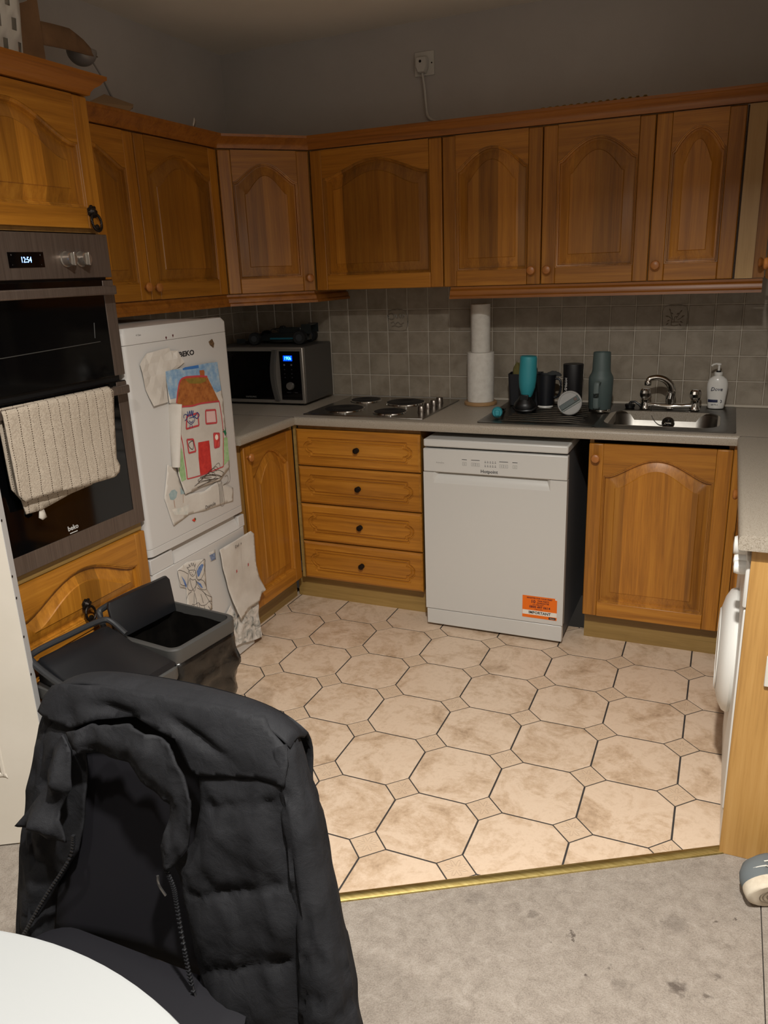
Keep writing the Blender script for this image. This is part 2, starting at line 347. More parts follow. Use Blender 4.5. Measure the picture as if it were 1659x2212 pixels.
'fa_hemB':[(-1.49,0.337),(-1.413,0.286),(-1.341,0.29)],
'fa_f6':[(-1.401,0.376),(-1.392,0.335)],
'fa_eyes1':[(-1.446,0.481),(-1.441,0.478)],
'fa_eyes2':[(-1.43,0.478),(-1.425,0.477)],
'fa_mouth':[(-1.44,0.472),(-1.433,0.468)],
'stamp':[(-1.324,0.516),(-1.282,0.514),(-1.283,0.474),(-1.317,0.476)],
'dad':[(-1.195,0.493),(-1.115,0.501)],
'p_red1':[(-1.178,0.386)],
'p_red2':[(-1.095,0.384)],
'towel':[(-2.179,1.212),(-2.105,1.213),(-2.008,1.217),(-1.904,1.217),(-1.778,1.218),(-1.77,1.203),(-1.784,1.1),(-1.798,0.999),(-1.787,0.975),(-1.794,0.956),(-1.814,0.945),(-1.942,0.95),(-2.062,0.961),(-2.157,0.962),(-2.175,0.985),(-2.178,1.087),(-2.178,1.165)],
'towel2':[(-2.15,0.969),(-2.144,0.923),(-2.093,0.921),(-1.975,0.936),(-1.89,0.941),(-1.921,0.96)],
'tag':[(-2.095,0.925),(-2.108,0.895),(-2.103,0.89),(-2.082,0.889),(-2.082,0.923)],
'ov_disp':[(-2.034,1.605),(-1.913,1.607),(-1.912,1.567),(-2.031,1.565)],
'ov_num':[(-1.99,1.592),(-1.956,1.594),(-1.96,1.577),(-1.992,1.577)],
'ov_k1':[(-1.833,1.587),(-1.776,1.587)],
'ov_glass1':[(-1.702,1.485),(-1.695,1.241)],
'ov_door1':[(-1.703,1.528),(-1.678,1.528),(-1.663,1.239)],
'ov_door2':[(-1.661,1.22)],
'ov_g2':[(-1.697,1.191),(-1.69,0.809),(-2.204,0.799)],
'ov_logo':[(-1.979,0.816),(-1.943,0.82),(-1.944,0.807)],
'tw_draw':[(-1.645,0.712),(-1.647,0.476),(-2.197,0.716),(-2.198,0.479)],
'tw_pull':[(-1.956,0.571),(-1.951,0.523)],
'tw_arch':[(-2.199,0.601),(-1.8,0.631),(-1.687,0.604),(-1.699,0.487)],
'pull2':[(-1.695,1.716),(-1.693,1.688)],
'jk_zipR':[(1.624,0.644),(1.64,0.62),(1.648,0.594),(1.661,0.545),(1.686,0.468),(1.719,0.402),(1.726,0.383)],
'jk_zipL':[(1.428,0.641),(1.422,0.602),(1.369,0.52),(1.319,0.436),(1.276,0.372)],
'jk_yoke':[(1.332,0.825),(1.339,0.849),(1.351,0.866),(1.375,0.875),(1.46,0.884),(1.537,0.888),(1.631,0.89),(1.72,0.891),(1.766,0.886),(1.782,0.871),(1.813,0.852),(1.82,0.834),(1.82,0.806),(1.812,0.806),(1.771,0.807),(1.717,0.799),(1.665,0.788),(1.652,0.795),(1.621,0.837),(1.538,0.85),(1.462,0.836),(1.406,0.81)],
'jk_fr':[(1.665,0.788),(1.717,0.799),(1.771,0.807),(1.812,0.806),(1.825,0.722),(1.847,0.665),(1.862,0.598),(1.861,0.531),(1.865,0.433),(1.726,0.383),(1.719,0.402),(1.686,0.468),(1.661,0.545),(1.648,0.594),(1.64,0.62),(1.624,0.644),(1.639,0.651),(1.662,0.684),(1.67,0.734)],
'jk_collar':[(1.406,0.81),(1.462,0.836),(1.538,0.85),(1.621,0.837),(1.652,0.795),(1.668,0.761),(1.67,0.734),(1.662,0.684),(1.639,0.651),(1.624,0.644),(1.616,0.68),(1.627,0.724),(1.626,0.741),(1.569,0.767),(1.541,0.789),(1.478,0.793),(1.426,0.788)],
'jk_flap':[(1.406,0.81),(1.426,0.788),(1.434,0.731),(1.411,0.689),(1.428,0.641),(1.319,0.645),(1.357,0.692),(1.381,0.727),(1.388,0.784)],
'jk_left':[(1.332,0.825),(1.406,0.81),(1.426,0.788),(1.434,0.731),(1.43,0.642),(1.422,0.602),(1.369,0.52),(1.319,0.436),(1.276,0.372),(1.277,0.344),(1.28,0.405),(1.286,0.466),(1.289,0.545),(1.292,0.604),(1.3,0.671),(1.31,0.75),(1.319,0.785)],
'jk_sleeve':[(1.813,0.852),(1.85,0.741),(1.876,0.667),(1.906,0.594),(1.931,0.538),(1.941,0.493),(1.944,0.461),(1.865,0.433),(1.861,0.531),(1.862,0.598),(1.833,0.72),(1.82,0.808)],
'jk_seat':[(1.366,0.47),(1.411,0.57),(1.466,0.532),(1.58,0.543),(1.558,0.434)],
}
# ------------------------------------------------------------------ room shell
XL, XR, YB, YF, HC = -0.03, 3.05, 0.02, -6.0, 2.555
WALLM = mottled('painted_wall_grey', ((182, 176, 170), (192, 186, 180)), 3, 0.85, bump=(60, 0.05))
CEILM = mottled('painted_ceiling', ((232, 224, 210), (238, 230, 217)), 3, 0.9)
wall_back = struct(BX(XL - 0.1, XR + 0.1, YB, YB + 0.1, -0.05, HC + 0.1).build('wall_back', WALLM))
wall_left = struct(BX(XL - 0.1, XL, YF, YB, -0.05, HC + 0.1).build('wall_left', WALLM))
struct(BX(XR, XR + 0.1, YF, YB, -0.05, HC + 0.1).build('wall_right', WALLM))
struct(BX(XL - 0.1, XR + 0.1, YF - 0.1, YF, -0.05, HC + 0.1).build('wall_front', WALLM))
ceiling = struct(BX(XL - 0.1, XR + 0.1, YF, YB + 0.1, HC, HC + 0.1).build('ceiling', CEILM))
# floor: octagon and dot tiles in dark grout, clipped at the threshold strip
def clip(poly, a, b, c):   # keep a*x + b*y + c >= 0
    out = []
    for i, p in enumerate(poly):
        q = poly[(i + 1) % len(poly)]; dp, dq = a * p[0] + b * p[1] + c, a * q[0] + b * q[1] + c
        if dp >= 0: out.append(p)
        if (dp >= 0) != (dq >= 0):
            t = dp / (dp - dq); out.append((p[0] + (q[0] - p[0]) * t, p[1] + (q[1] - p[1]) * t))
    return out
SA, SB = (1.35, -2.3465), (2.464, -1.6905)
sl = (SB[1] - SA[1]) / (SB[0] - SA[0])
def clip_floor(p, m=0.0):
    p = clip(p, -sl, 1, sl * SA[0] - SA[1] - m) if p else p
    for abc in ((0, 1, 2.3465 - m), (0, -1, -0.45), (1, 0, -0.42), (-1, 0, 2.52)):
        if len(p) >= 3: p = clip(p, *abc)
    return p if len(p) >= 3 else []
GROUT = plain('dark_tile_grout', (52, 48, 45), 0.85)
def tile_mat(name, stops, emb=False):
    t = NT(name); v = t.coords((1, 1, 1))
    a = t.noise(v, 7.0, 10, 0.68, 0.8); b = t.noise(v, 46.0, 8, 0.75)
    mx = t.n('ShaderNodeMix', data_type='FLOAT', i={0: 0.35}); t.l(a, mx.inputs[2]); t.l(b, mx.inputs[3])
    t.l(t.ramp(mx.outputs[0], [(p, lin(c)) for p, c in stops]), t.b.inputs['Base Color'])
    t.b.inputs['Roughness'].default_value = 0.36
    if emb:   # moulded flower on the dot tiles
        tc = t.n('ShaderNodeTexCoord'); sp = t.n('ShaderNodeSeparateXYZ'); t.l(tc.outputs['Object'], sp.inputs[0])
        at = t.n('ShaderNodeMath', operation='ARCTAN2'); t.l(sp.outputs[1], at.inputs[0]); t.l(sp.outputs[0], at.inputs[1])
        m = t.n('ShaderNodeMath', operation='MULTIPLY', i={1: 8.0}); t.l(at.outputs[0], m.inputs[0])
        c = t.n('ShaderNodeMath', operation='COSINE'); t.l(m.outputs[0], c.inputs[0])
        ln = t.n('ShaderNodeVectorMath', operation='LENGTH'); t.l(tc.outputs['Object'], ln.inputs[0])
        m2 = t.n('ShaderNodeMath', operation='MULTIPLY_ADD', i={1: 0.010, 2: 0.020}); t.l(c.outputs[0], m2.inputs[0])
        df = t.n('ShaderNodeMath', operation='SUBTRACT'); t.l(ln.outputs['Value'], df.inputs[0]); t.l(m2.outputs[0], df.inputs[1])
        ab = t.n('ShaderNodeMath', operation='ABSOLUTE'); t.l(df.outputs[0], ab.inputs[0])
        mr = t.n('ShaderNodeMapRange', i={1: 0.0, 2: 0.004, 3: 1.0, 4: 0.0}); t.l(ab.outputs[0], mr.inputs[0])
        t.bump(mr.outputs[0], 0.55, 0.002)
    else: t.bump(b, 0.05, 0.002)
    return t.m
FT = tile_mat('beige_stone_floor_tile', [(0.34, (160, 134, 108)), (0.44, (192, 166, 139)), (0.54, (212, 189, 165)), (0.66, (200, 174, 148))])
FD = tile_mat('beige_dot_tile', [(0.3, (192, 166, 139)), (0.7, (210, 186, 160))], True)
reg = clip_floor([(0, -3), (3, -3), (3, 0), (0, 0)])
floor = struct(MB().prism(reg, lambda x, y: (x, y, -0.03), lambda x, y: (x, y, -0.0015)).build('floor', GROUT))
P_, OX, OY, HH, G_ = 0.259, 1.818, -2.0074, 0.057, 0.0027
def put_tile(poly, cx, cy, m, name):
    poly = clip_floor([(cx + a, cy + b) for a, b in poly])
    if not poly: return
    poly = [(x - cx, y - cy) for x, y in poly]
    mb = MB(); k = 0.0012
    mxr = lambda x, y: (x * (1 - k / 0.1), y * (1 - k / 0.1), 0.0)
    mb.loft([[(x, y, -0.003) for x, y in poly], [(x, y, -0.0006) for x, y in poly], [mxr(x, y) for x, y in poly]])
    mb.build(name, m, floor, loc=(cx, cy, 0), smooth=False)
h = P_ / 2 - G_; e = P_ / 2 - HH + 0.0009
octp = [(h, -e), (h, e), (e, h), (-e, h), (-h, e), (-h, -e), (-e, -h), (e, -h)]
hd = HH - G_ * 1.42
for i in range(-6, 4):
    for j in range(-2, 7):
        put_tile(octp, OX + (i + 0.5) * P_, OY + (j + 0.5) * P_, FT, 'octagon_tile')
        put_tile([(hd, 0), (0, hd), (-hd, 0), (0, -hd)], OX + i * P_, OY + j * P_, FD, 'dot_tile')

# carpet of the dining side (two pieces meeting at a seam), stained
def carpet_mat():
    t = NT('grey_carpet'); v = t.coords((1, 1, 1), False)
    a = t.noise(v, 28.0, 9, 0.72, 0.5); b = t.noise(v, 300.0, 3, 0.6)
    mx = t.n('ShaderNodeMix', data_type='FLOAT', i={0: 0.42}); t.l(a, mx.inputs[2]); t.l(b, mx.inputs[3])
    col = t.ramp(mx.outputs[0], [(0.30, lin((116, 106, 97))), (0.5, lin((147, 137, 126))), (0.70, lin((168, 159, 149)))])
    nzv = t.n('ShaderNodeTexNoise', i={'Scale': 55.0, 'Detail': 4.0}); t.l(v, nzv.inputs['Vector'])
    sb = t.n('ShaderNodeVectorMath', operation='SUBTRACT'); t.l(nzv.outputs['Color'], sb.inputs[0]); sb.inputs[1].default_value = (0.5, 0.5, 0.5)
    sc_ = t.n('ShaderNodeVectorMath', operation='SCALE', i={'Scale': 0.05}); t.l(sb.outputs[0], sc_.inputs[0])
    pv = t.n('ShaderNodeVectorMath', operation='ADD'); t.l(v, pv.inputs[0]); t.l(sc_.outputs[0], pv.inputs[1])
    prev = None
    for x, y, r, s in STAINS:
        d = t.n('ShaderNodeVectorMath', operation='DISTANCE'); t.l(pv.outputs[0], d.inputs[0]); d.inputs[1].default_value = (x, y, 0.006)
        mr = t.n('ShaderNodeMapRange', i={1: r * 0.55, 2: r * 1.15, 3: s, 4: 0.0}); t.l(d.outputs['Value'], mr.inputs[0])
        if prev is None: prev = mr.outputs[0]
        else:
            m = t.n('ShaderNodeMath', operation='MAXIMUM'); t.l(prev, m.inputs[0]); t.l(mr.outputs[0], m.inputs[1]); prev = m.outputs[0]
    mc = t.n('ShaderNodeMix', data_type='RGBA'); t.l(prev, mc.inputs[0]); t.l(col, mc.inputs[6]); mc.inputs[7].default_value = lin((72, 62, 56))
    t.l(mc.outputs[2], t.b.inputs['Base Color']); t.b.inputs['Roughness'].default_value = 0.95; t.b.inputs['Specular IOR Level'].default_value = 0.1
    t.bump(mx.outputs[0], 0.9, 0.006)
    return t.m
STAINS = [(2.139, -2.124, 0.009, .75), (2.148, -2.138, 0.007, .7), (2.143, -2.112, 0.005, .7), (2.380, -2.176, 0.021, .7), (2.440, -2.178, 0.013, .6), (2.459, -2.114, 0.012, .5), (2.041, -2.092, 0.016, .4), (1.899, -2.088, 0.028, .25), (2.197, -2.215, 0.006, .8), (2.363, -2.000, 0.032, .3), (2.498, -1.939, 0.007, .85), (2.233, -2.179, 0.008, .5), (2.265, -2.213, 0.022, .28), (2.453, -1.962, 0.006, .65), (2.30, -2.10, 0.006, .4), (2.10, -2.16, 0.005, .4), (2.35, -2.10, 0.005, .4)]
CARPET = carpet_mat()
car = [(XL, YF), (2.552, YF), (2.552, -1.6905), (2.464, -1.6905), (1.35, -2.3465), (XL, -2.3465)]
carpet = struct(MB().prism(car, lambda x, y: (x, y, -0.03), lambda x, y: (x, y, 0.006)).build('floor_carpet', CARPET))
MB().prism([(2.5545, YF), (XR, YF), (XR, -1.6905), (2.5545, -1.6905)], lambda x, y: (x, y, -0.03), lambda x, y: (x, y, 0.006)).build('carpet_piece', CARPET, carpet)
# brass threshold strip: half-round bar with two flanges
ts = MB(); dv = Vector((SB[0] - SA[0], SB[1] - SA[1])).normalized(); nv = Vector((-dv.y, dv.x))
tp = [(-0.019, 0.004), (-0.016, 0.009), (-0.008, 0.0125), (0.0, 0.0135), (0.008, 0.012), (0.014, 0.007), (0.018, 0.001), (0.018, -0.004), (-0.019, -0.004)]
def tpt(p, o, zz): return (p[0] + nv.x * o, p[1] + nv.y * o, zz)
ts.loft([[tpt(SA, o, zz) for o, zz in tp], [tpt(SB, o, zz) for o, zz in tp]])
ts.loft([[(0.6, -2.3465 + o, zz) for o, zz in tp], [(1.35, -2.3465 + o, zz) for o, zz in tp]])
struct(ts.build('trim_1', BRASS))

# ------------------------------------------------------------------ wall tiles
TP = 0.1067
def wtile_mat(name, c0, c1):
    t = NT(name); v = t.coords((1, 1, 1)); a = t.noise(v, 14.0, 6, 0.6, 0.3)
    t.l(t.ramp(a, [(0.3, lin(c0)), (0.62, lin(c1))]), t.b.inputs['Base Color']); t.b.inputs['Roughness'].default_value = 0.35
    t.bump(a, 0.25, 0.004); return t.m
WT = wtile_mat('mottled_stone_wall_tile', (130, 119, 103), (154, 143, 127))
WG = plain('wall_tile_grout', (206, 198, 184), 0.9)
tz0, tz1 = 0.912, 1.449
BX(XL, XR, YB - 0.0035, YB, tz0, tz1).build('tile_grout_bed', WG, wall_back)
BX(XL, XL + 0.0035, -1.66, YB - 0.0035, tz0, tz1).build('tile_grout_bed', WG, wall_left)
def tile_mesh(a, b):
    a, b = a / 2 - 0.0013, b / 2 - 0.0013; k = 0.003
    mb = MB(); mb.loft([[(-a, 0, -b), (a, 0, -b), (a, 0, b), (-a, 0, b)], [(-a, -0.003, -b), (a, -0.003, -b), (a, -0.003, b), (-a, -0.003, b)], [(-a + k, -0.0055, -b + k), (a - k, -0.0055, -b + k), (a - k, -0.0055, b - k), (-a + k, -0.0055, b - k)]], cap0=False)
    me = mb.mesh('wall_tile'); bm = bmesh.new(); bm.from_mesh(me); bmesh.ops.recalc_face_normals(bm, faces=bm.faces); bm.to_mesh(me); bm.free(); me.materials.append(WT); return me
tme = tile_mesh(TP, TP)
decor = {}
xs0 = 0.384 - 4 * TP
for i in range(0, 29):
    x = xs0 + (i + 0.5) * TP
    if x > 2.98: break
    for r in range(5):
        o = link('wall_tile', tme, None, wall_back, (x, YB - 0.0012, tz0 + (r + 0.5) * TP))
        if r == 3 and (abs(x - 0.863) < 0.05 or abs(x - 2.142) < 0.05): decor[round(x, 1)] = o
for i in range(0, 15):
    y = YB - 0.008 - (i + 0.5) * TP
    for r in range(5): link('wall_tile', tme, None, wall_left, (XL + 0.0012, y, tz0 + (r + 0.5) * TP), (0, 0, pi / 2))
# moulded decor tiles: raised wreath relief on one, sprigs in a pot on the other
DEC = plain('relief_tile_glaze', (126, 116, 102), 0.4); DECB = plain('painted_sprig_brown', (112, 98, 82), 0.5)
def relief(tile, paths, r, m, nm):
    for pts in paths:
        MB().tube([(a, -0.006, b) for a, b in smooth_path(pts, 4)] if False else [(p[0], -0.0058, p[1]) for p in smooth_path(pts, 4)], r, 6).build(nm, m, tile)
ks = sorted(decor)
if len(ks) >= 2:
    t0, t1 = decor[ks[0]], decor[ks[-1]]
    q = 0.044
    relief(t0, [[(-q, -q), (q, -q), (q, q), (-q, q), (-q, -q)]], 0.0018, DEC, 'relief_border')
    relief(t0, [[(-.03 + .016 * cos(a) , .02 + .014 * sin(a)) for a in [k * pi / 5 for k in range(11)]], [(-.01, .03), (.0, .012), (.012, .03), (.018, .012), (.028, .03)], [(.03, .03), (.036, .02), (.03, .01)],
                [(-.034, -.012), (-.02, -.006), (-.01, -.016), (.004, -.008), (.018, -.018), (.034, -.01)], [(-.03, -.028), (-.012, -.024), (.006, -.03), (.026, -.024)]], 0.0034, DEC, 'relief_scroll')
    relief(t1, [[(-q, -q), (q, -q), (q, q), (-q, q), (-q, -q)]], 0.0011, DEC, 'relief_border')
    relief(t1, [[(0, -.02), (0, .002), (.012, .004)], [(-.014, -.03), (.0, -.034), (.016, -.03)], [(-.012, -.018), (.018, -.018)], [(-.012, -.03), (-.012, -.006)],
                [(-.006, -.01), (-.014, .012), (-.02, .032)], [(.006, -.004), (.016, .012), (.024, .026)], [(-.012, -.004), (-.026, .006), (-.032, .004)], [(.012, -.01), (.026, -.002), (.034, .004)]], 0.0016, DECB, 'sprig')
    lf = MB()
    for (a, b, an) in ((-.02, .032, 2.0), (.024, .026, .9), (-.03, .006, 3.0), (.033, .006, .4), (-.012, .018, 2.6), (.012, .016, .4), (-.024, -.012, 3.6), (.028, -.018, -.5), (-.028, -.026, 3.9), (.024, -.03, -.8)):
        c, s = cos(an), sin(an); lf.add([(a + c * u - s * v, -0.0062, b + s * u + c * v) for u, v in ((-.007, 0), (0, .003), (.008, 0), (0, -.003))], [(0, 1, 2, 3)])
    lf.build('sprig_leaf', DECB, t1, solid=0.0008)

# ------------------------------------------------------------------ cabinet helpers (front of the local frame is -y, x to the right)
def arch_pts(xl, xr, sh, rise, d, n=22, pw=0.8):
    out = []; a, b = xl + d, xr - d
    for i in range(n + 1):
        u = i / n; x = b + (a - b) * u; t = (2 * u - 1) / 0.94
        s = (0.5 + 0.5 * cos(pi * max(-1, min(1, t)))) ** pw
        out.append((x, sh - d + rise * s))
    return out
KNOBP = [(0.007, 0), (0.007, 0.006), (0.011, 0.012), (0.0165, 0.017), (0.0175, 0.021), (0.015, 0.026), (0.009, 0.0285), (0.001, 0.029)]
KNOBWOOD = oak('oak_turned_knob', 'y', base=((128, 74, 30), (170, 106, 48), (186, 122, 60)))
def make_door(parent, x0, x1, z0, z1, yf=0.0, rise=None, knob=None, pw=0.8, st=0.056, pull=None):
    w_, h_ = x1 - x0, z1 - z0; xl, xr = -w_ / 2 + st, w_ / 2 - st; rail = min(0.062, h_ * 0.16); zb = rail
    rise = rise if rise is not None else min(0.075, h_ * 0.13)
    top = h_ - min(0.05, h_ * 0.12); sh = top - rise
    def ring(d, y): return [(xl + d, y, zb + d), (xr - d, y, zb + d)] + [(a, y, b) for a, b in arch_pts(xl, xr, sh, rise, d, pw=pw)]
    mb = MB(); fld = min(0.034, (xr - xl) * 0.16, h_ * 0.13)
    mb.loft([ring(0, 0.016), ring(0.0, 0.001), ring(0.003, 0.0015), ring(0.005, 0.0045), ring(0.008, 0.0055), ring(0.010, 0.0148), ring(0.014, 0.0152), ring(0.017, 0.0140), ring(0.014 + fld * 0.55, 0.0085), ring(0.014 + fld, 0.0040), ring(0.0165 + fld, 0.0012)])
    d = mb.build('door', OAKP, parent, loc=((x0 + x1) / 2, yf, z0), ang=28)
    for s in (-1, 1):
        a, b = sorted((s * w_ / 2, s * (w_ / 2 - st + 0.0005)))
        BX(a, b, 0, 0.019, 0, h_).build('stile', OAKV, d, bev=0.0035)
    BX(xl, xr, 0, 0.019, 0, zb + 0.0005).build('rail', OAKH, d, bev=0.0025)
    ap = arch_pts(xl, xr, sh, rise, -0.0005, pw=pw); ap[0] = (xr, ap[0][1]); ap[-1] = (xl, ap[-1][1])
    MB().prism([(xl, h_), (xr, h_)] + ap, lambda a, b: (a, 0.0003, b), lambda a, b: (a, 0.019, b)).build('rail', OAKH, d)
    if knob: MB().lathe(KNOBP, (knob[0] - (x0 + x1) / 2, 0, knob[1] - z0), '-y').build('knob', KNOBWOOD, d)
    if pull: ring_pull(d, pull[0] - (x0 + x1) / 2, pull[1] - z0)
    return d
def ring_pull(parent, x, z):
    mb = MB(); mb.lathe([(0.001, 0.0), (0.016, 0.0), (0.017, 0.004), (0.012, 0.007), (0.008, 0.012), (0.005, 0.016), (0.001, 0.017)], (x, 0, z + 0.012), '-y', 14)
    for k in range(7):
        a = 2 * pi * k / 7; mb.lathe([(0.001, 0.002), (0.0055, 0.002), (0.0055, 0.006), (0.001, 0.008)], (x + 0.014 * cos(a), 0, z + 0.012 + 0.014 * sin(a)), '-y', 8)
    pts = [(x + 0.019 * sin(a), -0.012 - 0.006 * (1 - cos(a)) / 2, z - 0.018 + 0.024 * cos(a)) for a in [2 * pi * k / 20 for k in range(21)]]
    mb.tube(pts, 0.0042, 8, False)
    mb.lathe([(0.001, 0.009), (0.008, 0.011), (0.009, 0.016), (0.001, 0.02)], (x, 0, z - 0.032), '-y', 10)
    mb.build('ring_pull', ANTIQ, parent)
def drawer_front(parent, x0, x1, z0, z1, yf=0.0):
    W, H = (x1 - x0) / 2, (z1 - z0) / 2; n = 10
    def gl(d):
        a, b = W - 0.062 - d, H - 0.036 - d; e = 0.028
        seg = []
        seg.append([(-a + 2 * a * i / n, b) for i in range(n)])
        def endc(s):
            pts = [(a, b), (a + 0.004, b - 0.006), (a + 0.003, b * 0.62), (a + e * 0.55, b * 0.5), (a + e * 0.95, b * 0.22), (a + e, 0), (a + e * 0.95, -b * 0.22), (a + e * 0.55, -b * 0.5), (a + 0.003, -b * 0.62), (a + 0.004, -b + 0.006)]
            return pts if s > 0 else [(-x, -z) for x, z in pts]
        seg.append(endc(1)); seg.append([(a - 2 * a * i / n, -b) for i in range(n)]); seg.append(endc(-1))
        return [p for s in seg for p in s]
    def rect(w_, h_):
        out = [(-w_ + 2 * w_ * i / n, h_) for i in range(n)] + [(w_, h_ - 2 * h_ * i / n) for i in range(n)] + [(w_ - 2 * w_ * i / n, -h_) for i in range(n)] + [(-w_, -h_ + 2 * h_ * i / n) for i in range(n)]
        return out
    R3 = lambda pts, y: [(a, y, b) for a, b in pts]
    mb = MB(); mb.loft([R3(rect(W, H), 0.019), R3(rect(W, H), 0.006), R3(rect(W - 0.003, H - 0.003), 0.0035), R3(rect(W - 0.008, H - 0.008), 0.0015), R3(rect(W - 0.010, H - 0.010), 0.0), R3(gl(0), 0.0), R3(gl(0.002), 0.0065), R3(gl(0.007), 0.0070), R3(gl(0.009), 0.0008), R3(gl(0.013), 0.0008), R3(gl(0.015), 0.0055), R3(gl(0.019), 0.0055), R3(gl(0.022), 0.0)])
    d = mb.build('drawer_front', OAKH, parent, loc=((x0 + x1) / 2, yf, (z0 + z1) / 2), ang=20)
    MB().lathe([(0.012, 0), (0.012, 0.002), (0.006, 0.004), (0.005, 0.010), (0.012, 0.014), (0.013, 0.018), (0.010, 0.023), (0.001, 0.025)], (0.003, 0, 0), '-y', 16).build('knob', ANTIQ, d)
    return d
def sweep(prof, path, ext0=0.0):
    P2 = [Vector(p) for p in path]; rings = []
    for i, p in enumerate(P2):
        d0 = (P2[i] - P2[i - 1]).normalized() if i else (P2[1] - P2[0]).normalized()
        d1 = (P2[i + 1] - P2[i]).normalized() if i < len(P2) - 1 else d0
        n0, n1 = Vector((d0.y, -d0.x)), Vector((d1.y, -d1.x)); m = (n0 + n1).normalized(); k = 1.0 / max(0.3, m.dot(n0))
        rings.append([(p.x + m.x * o * k, p.y + m.y * o * k, zz) for o, zz in prof])
    return MB().loft(rings)

# ------------------------------------------------------------------ wall cabinets
ZB_, ZT_ = 1.447, 2.032
WU = -0.328
def wall_cab(name, label, x0, x1, doors, loc=None, rz=0.0, depth=0.325, inset=0.0):
    c = thing(name, label, 'cabinet', loc, rz, 'oak wall cabinets')
    t_ = 0.016; mb = MB()
    mb.box(x0 + 0.0008, x0 + t_, 0.0205, depth, ZB_ - 0.002, ZT_ + 0.004); mb.box(x1 - t_, x1 - 0.0008, 0.0205, depth, ZB_ - 0.002, ZT_ + 0.004)
    mb.box(x0 + t_, x1 - t_, 0.0205, depth, ZB_ - 0.002, ZB_ + t_); mb.box(x0 + t_, x1 - t_, 0.0205, depth, ZT_ - t_, ZT_ + 0.004); mb.box(x0 + t_, x1 - t_, depth - 0.006, depth, ZB_ + t_, ZT_ - t_)
    for q in mb.v: pass
    o = mb.build('carcass', CARC, c)
    for a, b, kn, rise, pw in doors: make_door(c, a, b, ZB_, ZT_, 0.0, rise, kn, pw)
    return c
g = 0.0018
wall_cab('wall_cabinet', 'oak double wall cabinet on the left wall between oven tower and corner cabinet', -0.514, 0.514,
         [(-0.514 + g, 0 - g, (-0.032, 1.495), 0.075, 0.6), (g, 0.514 - g, (0.012 + 0.014, 1.492), 0.075, 0.6)], (0.328, -1.137, 0), pi / 2, 0.350)
cw = sqrt(0.28 ** 2 + 0.293 ** 2) / 2
dg = thing('corner_wall_cabinet', 'oak diagonal corner wall cabinet with one arched door and low right knob', 'cabinet', (0.468, -0.4745, 0), math.atan2(0.293, 0.28), 'oak wall cabinets')
make_door(dg, -cw + 0.003, cw - 0.003, ZB_, ZT_, 0, 0.075, (cw - 0.032, 1.503), 0.6)
ca_, sa_ = cos(math.atan2(0.293, 0.28)), sin(math.atan2(0.293, 0.28))
def w2l(x, y): dx, dy = x - 0.468, y + 0.4745; return (dx * ca_ + dy * sa_, -dx * sa_ + dy * ca_)
poly = [w2l(*p) for p in ((0.319, -0.602), (0.588, -0.319), (0.600, -0.319), (0.600, 0.012), (-0.022, 0.012), (-0.022, -0.615), (0.319, -0.615))]
MB().prism(poly, lambda a, b: (a, b, ZB_ - 0.002), lambda a, b: (a, b, ZT_ + 0.004)).build('carcass', CARC, dg)
wall_cab('wall_cabinet', 'wide oak wall cabinet door hiding the extractor above the hob', -0.3075, 0.3075, [(-0.3075 + 0.003, 0.3075 - 0.003, None, 0.065, 0.72)], (0.9163, WU, 0), 0, 0.34)
wall_cab('wall_cabinet', 'oak double wall cabinet with paired centre knobs above kitchen roll and drainer', -0.415, 0.415,
         [(-0.415 + g, 0 - g, (-0.036, 1.502), 0.08, 0.48), (g, 0.415 - g, (0.028, 1.502), 0.08, 0.48)], (1.639, WU, 0), 0, 0.34)
sc_ = wall_cab('wall_cabinet', 'narrow oak single wall cabinet above the tap with pale filler beside it', -0.152, 0.152, [(-0.152 + g, 0.152 - g, (-0.124, 1.505), 0.08, 0.42)], (2.206, WU, 0), 0, 0.34)
oak('pale_oak_filler', 'z', base=((168, 132, 80), (190, 154, 100), (200, 166, 114)))
BX(0.158, 0.218, 0.004, 0.02, ZB_, ZT_ + 0.002).build('filler_strip', MATS['pale_oak_filler'], sc_)
BX(0.218, 0.2575, 0.022, 0.034, ZB_, ZT_).build('filler_return', OAKV, sc_)
BX(0.1525, 0.158, 0.012, 0.02, ZB_, ZT_).build('filler_shadow_gap', DARKGAP, sc_)
wall_cab('wall_cabinet', 'oak wall cabinet at the far right returning towards the viewer', -0.32, 0.32, [(-0.32 + g, 0.0 - g, (-0.30, 1.502), 0.08, 0.8), (g, 0.32 - g, (0.3, 1.502), 0.08, 0.8)], (2.466, -0.66, 0), -pi / 2, 0.575)
COR = [(0.0, 2.0365), (0.007, 2.0365), (0.010, 2.046), (0.018, 2.056), (0.030, 2.064), (0.038, 2.074), (0.044, 2.077), (0.045, 2.087), (0.0, 2.0875), (-0.02, 2.0875), (-0.02, 2.0365)]
oc = sweep(COR, [(0.328, -1.648), (0.328, -0.621), (0.608, WU), (2.462, WU), (2.462, -0.98)]).build('cornice_moulding', OAKY, ang=25)
tag(oc, 'oak cornice moulding running along the tops of the wall cabinets', 'moulding')
PEL = [(-0.004, 1.4445), (-0.004, 1.436), (0.006, 1.428), (0.009, 1.419), (0.009, 1.411), (0.016, 1.406), (0.017, 1.396), (-0.016, 1.395), (-0.016, 1.4445)]
tag(sweep(PEL, [(0.322, -1.648), (0.322, -0.626), (0.602, -0.333), (0.602, 0.0)]).build('light_pelmet', OAKY, ang=25), 'oak pelmet moulding under the left and corner wall cabinets', 'moulding')
tag(sweep(PEL, [(1.252, -0.322), (2.46, -0.322)]).build('light_pelmet', OAKY, ang=25), 'oak pelmet moulding under the wall cabinets above the sink', 'moulding')

